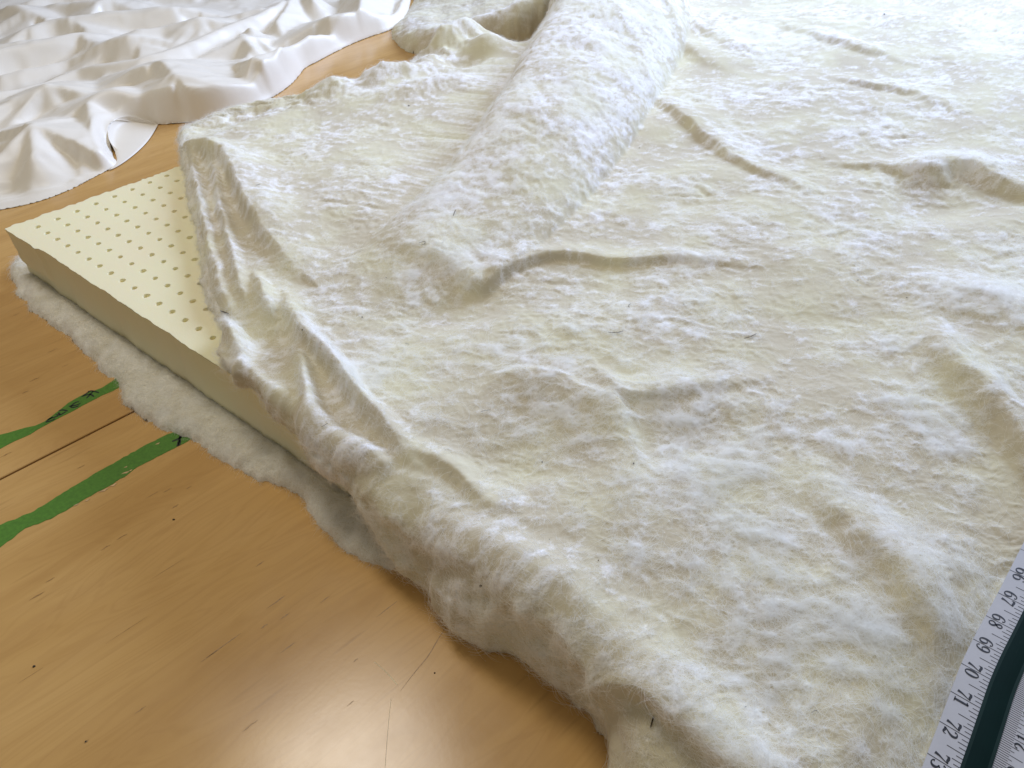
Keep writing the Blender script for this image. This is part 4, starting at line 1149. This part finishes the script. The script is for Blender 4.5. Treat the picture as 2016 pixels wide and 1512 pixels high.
for i in range(-3 * 16, 9 * 16):
    a = i / 16 + 0.30
    k = i % 16
    L = WG0 * .98 if k == 0 else (.55 if k == 8 else (.42 if k % 4 == 0 else (.34 if k % 2 == 0 else .26)))
    bar(v, f, (a, WG1 + .012), (a, WG1 + .012 + L), .010, zi)
o = mesh('tick_marks', v, f, INK); adopt(o, tape)
# numerals drawn as swelling strokes; box 0..1 tall, u right, v up; (u, v, halfwidth)
G = {
 '0': [[(.30, 1, .02), (.10, .85, .06), (.04, .5, .085), (.10, .15, .06), (.30, 0, .02), (.50, .15, .06), (.56, .5, .085), (.50, .85, .06), (.30, 1, .02)]],
 '1': [[(.30, 1, .07), (.30, .5, .085), (.30, 0, .07)], [(.08, .86, .02), (.20, .90, .03), (.30, .98, .04)], [(.08, .02, .025), (.30, .03, .03), (.52, .02, .025)]],
 '2': [[(.10, .76, .075), (.06, .86, .03), (.20, .98, .025), (.42, .95, .06), (.52, .74, .085), (.42, .50, .06), (.20, .25, .03), (.05, .08, .03)], [(.04, .08, .05), (.25, .13, .07), (.42, .04, .06), (.56, .10, .03), (.58, .26, .02)]],
 '3': [[(.10, .80, .075), (.10, .92, .025), (.28, .99, .025), (.48, .92, .06), (.50, .74, .08), (.40, .58, .04), (.24, .54, .02)], [(.24, .54, .02), (.44, .48, .05), (.55, .28, .09), (.46, .07, .06), (.26, 0, .025), (.08, .08, .03), (.08, .20, .08)]],
 '6': [[(.50, .82, .07), (.48, .94, .025), (.34, .99, .025), (.14, .86, .05), (.04, .5, .085), (.08, .18, .07), (.28, 0, .025), (.50, .12, .06), (.56, .32, .085), (.46, .54, .05), (.30, .60, .02), (.12, .46, .02)]],
 '7': [[(.04, .92, .075), (.22, .97, .07), (.40, .90, .07), (.58, .98, .03)], [(.02, .98, .02), (.03, .74, .02)], [(.58, .98, .02), (.46, .66, .03), (.32, .36, .055), (.26, .04, .095)]],
 '8': [[(.30, 1, .025), (.12, .90, .05), (.12, .70, .075), (.30, .54, .07), (.50, .38, .08), (.52, .14, .06), (.30, 0, .025), (.08, .12, .05), (.08, .36, .05), (.28, .52, .03), (.46, .70, .05), (.46, .90, .05), (.30, 1, .025)]],
}
G['9'] = [[(.60 - u, 1 - w_, h) for (u, w_, h) in s] for s in G['6']]
def digit(ch, org, uax, vax, size):
    v = []; f = []
    for st in G[ch]:
        Q = smooth_poly(np.array(st), it=3)
        n = len(Q); k = len(v)
        for i in range(n):
            d_ = Q[min(n - 1, i + 1)][:2] - Q[max(0, i - 1)][:2]; d_ /= (np.linalg.norm(d_) + 1e-9)
            nn = np.array([-d_[1], d_[0]]) * (Q[i][2] * 1.22 + .006)
            for s in (1, -1):
                c = Q[i][:2] + s * nn
                ab = np.array(org) + (np.array(uax) * c[0] + np.array(vax) * c[1]) * size
                v.append(tp(ab[0], ab[1], 0.0345))
        f += [(k + 2 * i, k + 2 * i + 1, k + 2 * i + 3, k + 2 * i + 2) for i in range(n - 1)]
    return v, f
def number(txt, a, b, uax, vax, size, gap):
    vs = []; fs = []
    for k, ch in enumerate(txt):
        off = np.array(uax) * (gap if k else -gap - .60 * size)
        v, f = digit(ch, np.array((a, b)) + off, uax, vax, size)
        n = len(vs); vs += v; fs += [tuple(i + n for i in q) for q in f]
    o = mesh('printed_number', vs, fs, INK); adopt(o, tape)
for k, t_ in enumerate(('66', '67', '68', '69', '70', '71', '72', '73')):
    # reading direction runs down the tape, tops towards the green band
    number(t_, k - 1, .17 * WG0, (1, 0), (0, 1), .47 * WG0, .035)
for k, t_ in enumerate(('22', '21', '20', '18')):
    a = 4 + 0.30 - (k - 1) * 1.0 + 0
    if t_ in ('20', '21', '22'):
        number(t_, a, WEND - .15 * WG0, (-1, 0), (0, -1), .42 * WG0, .05)
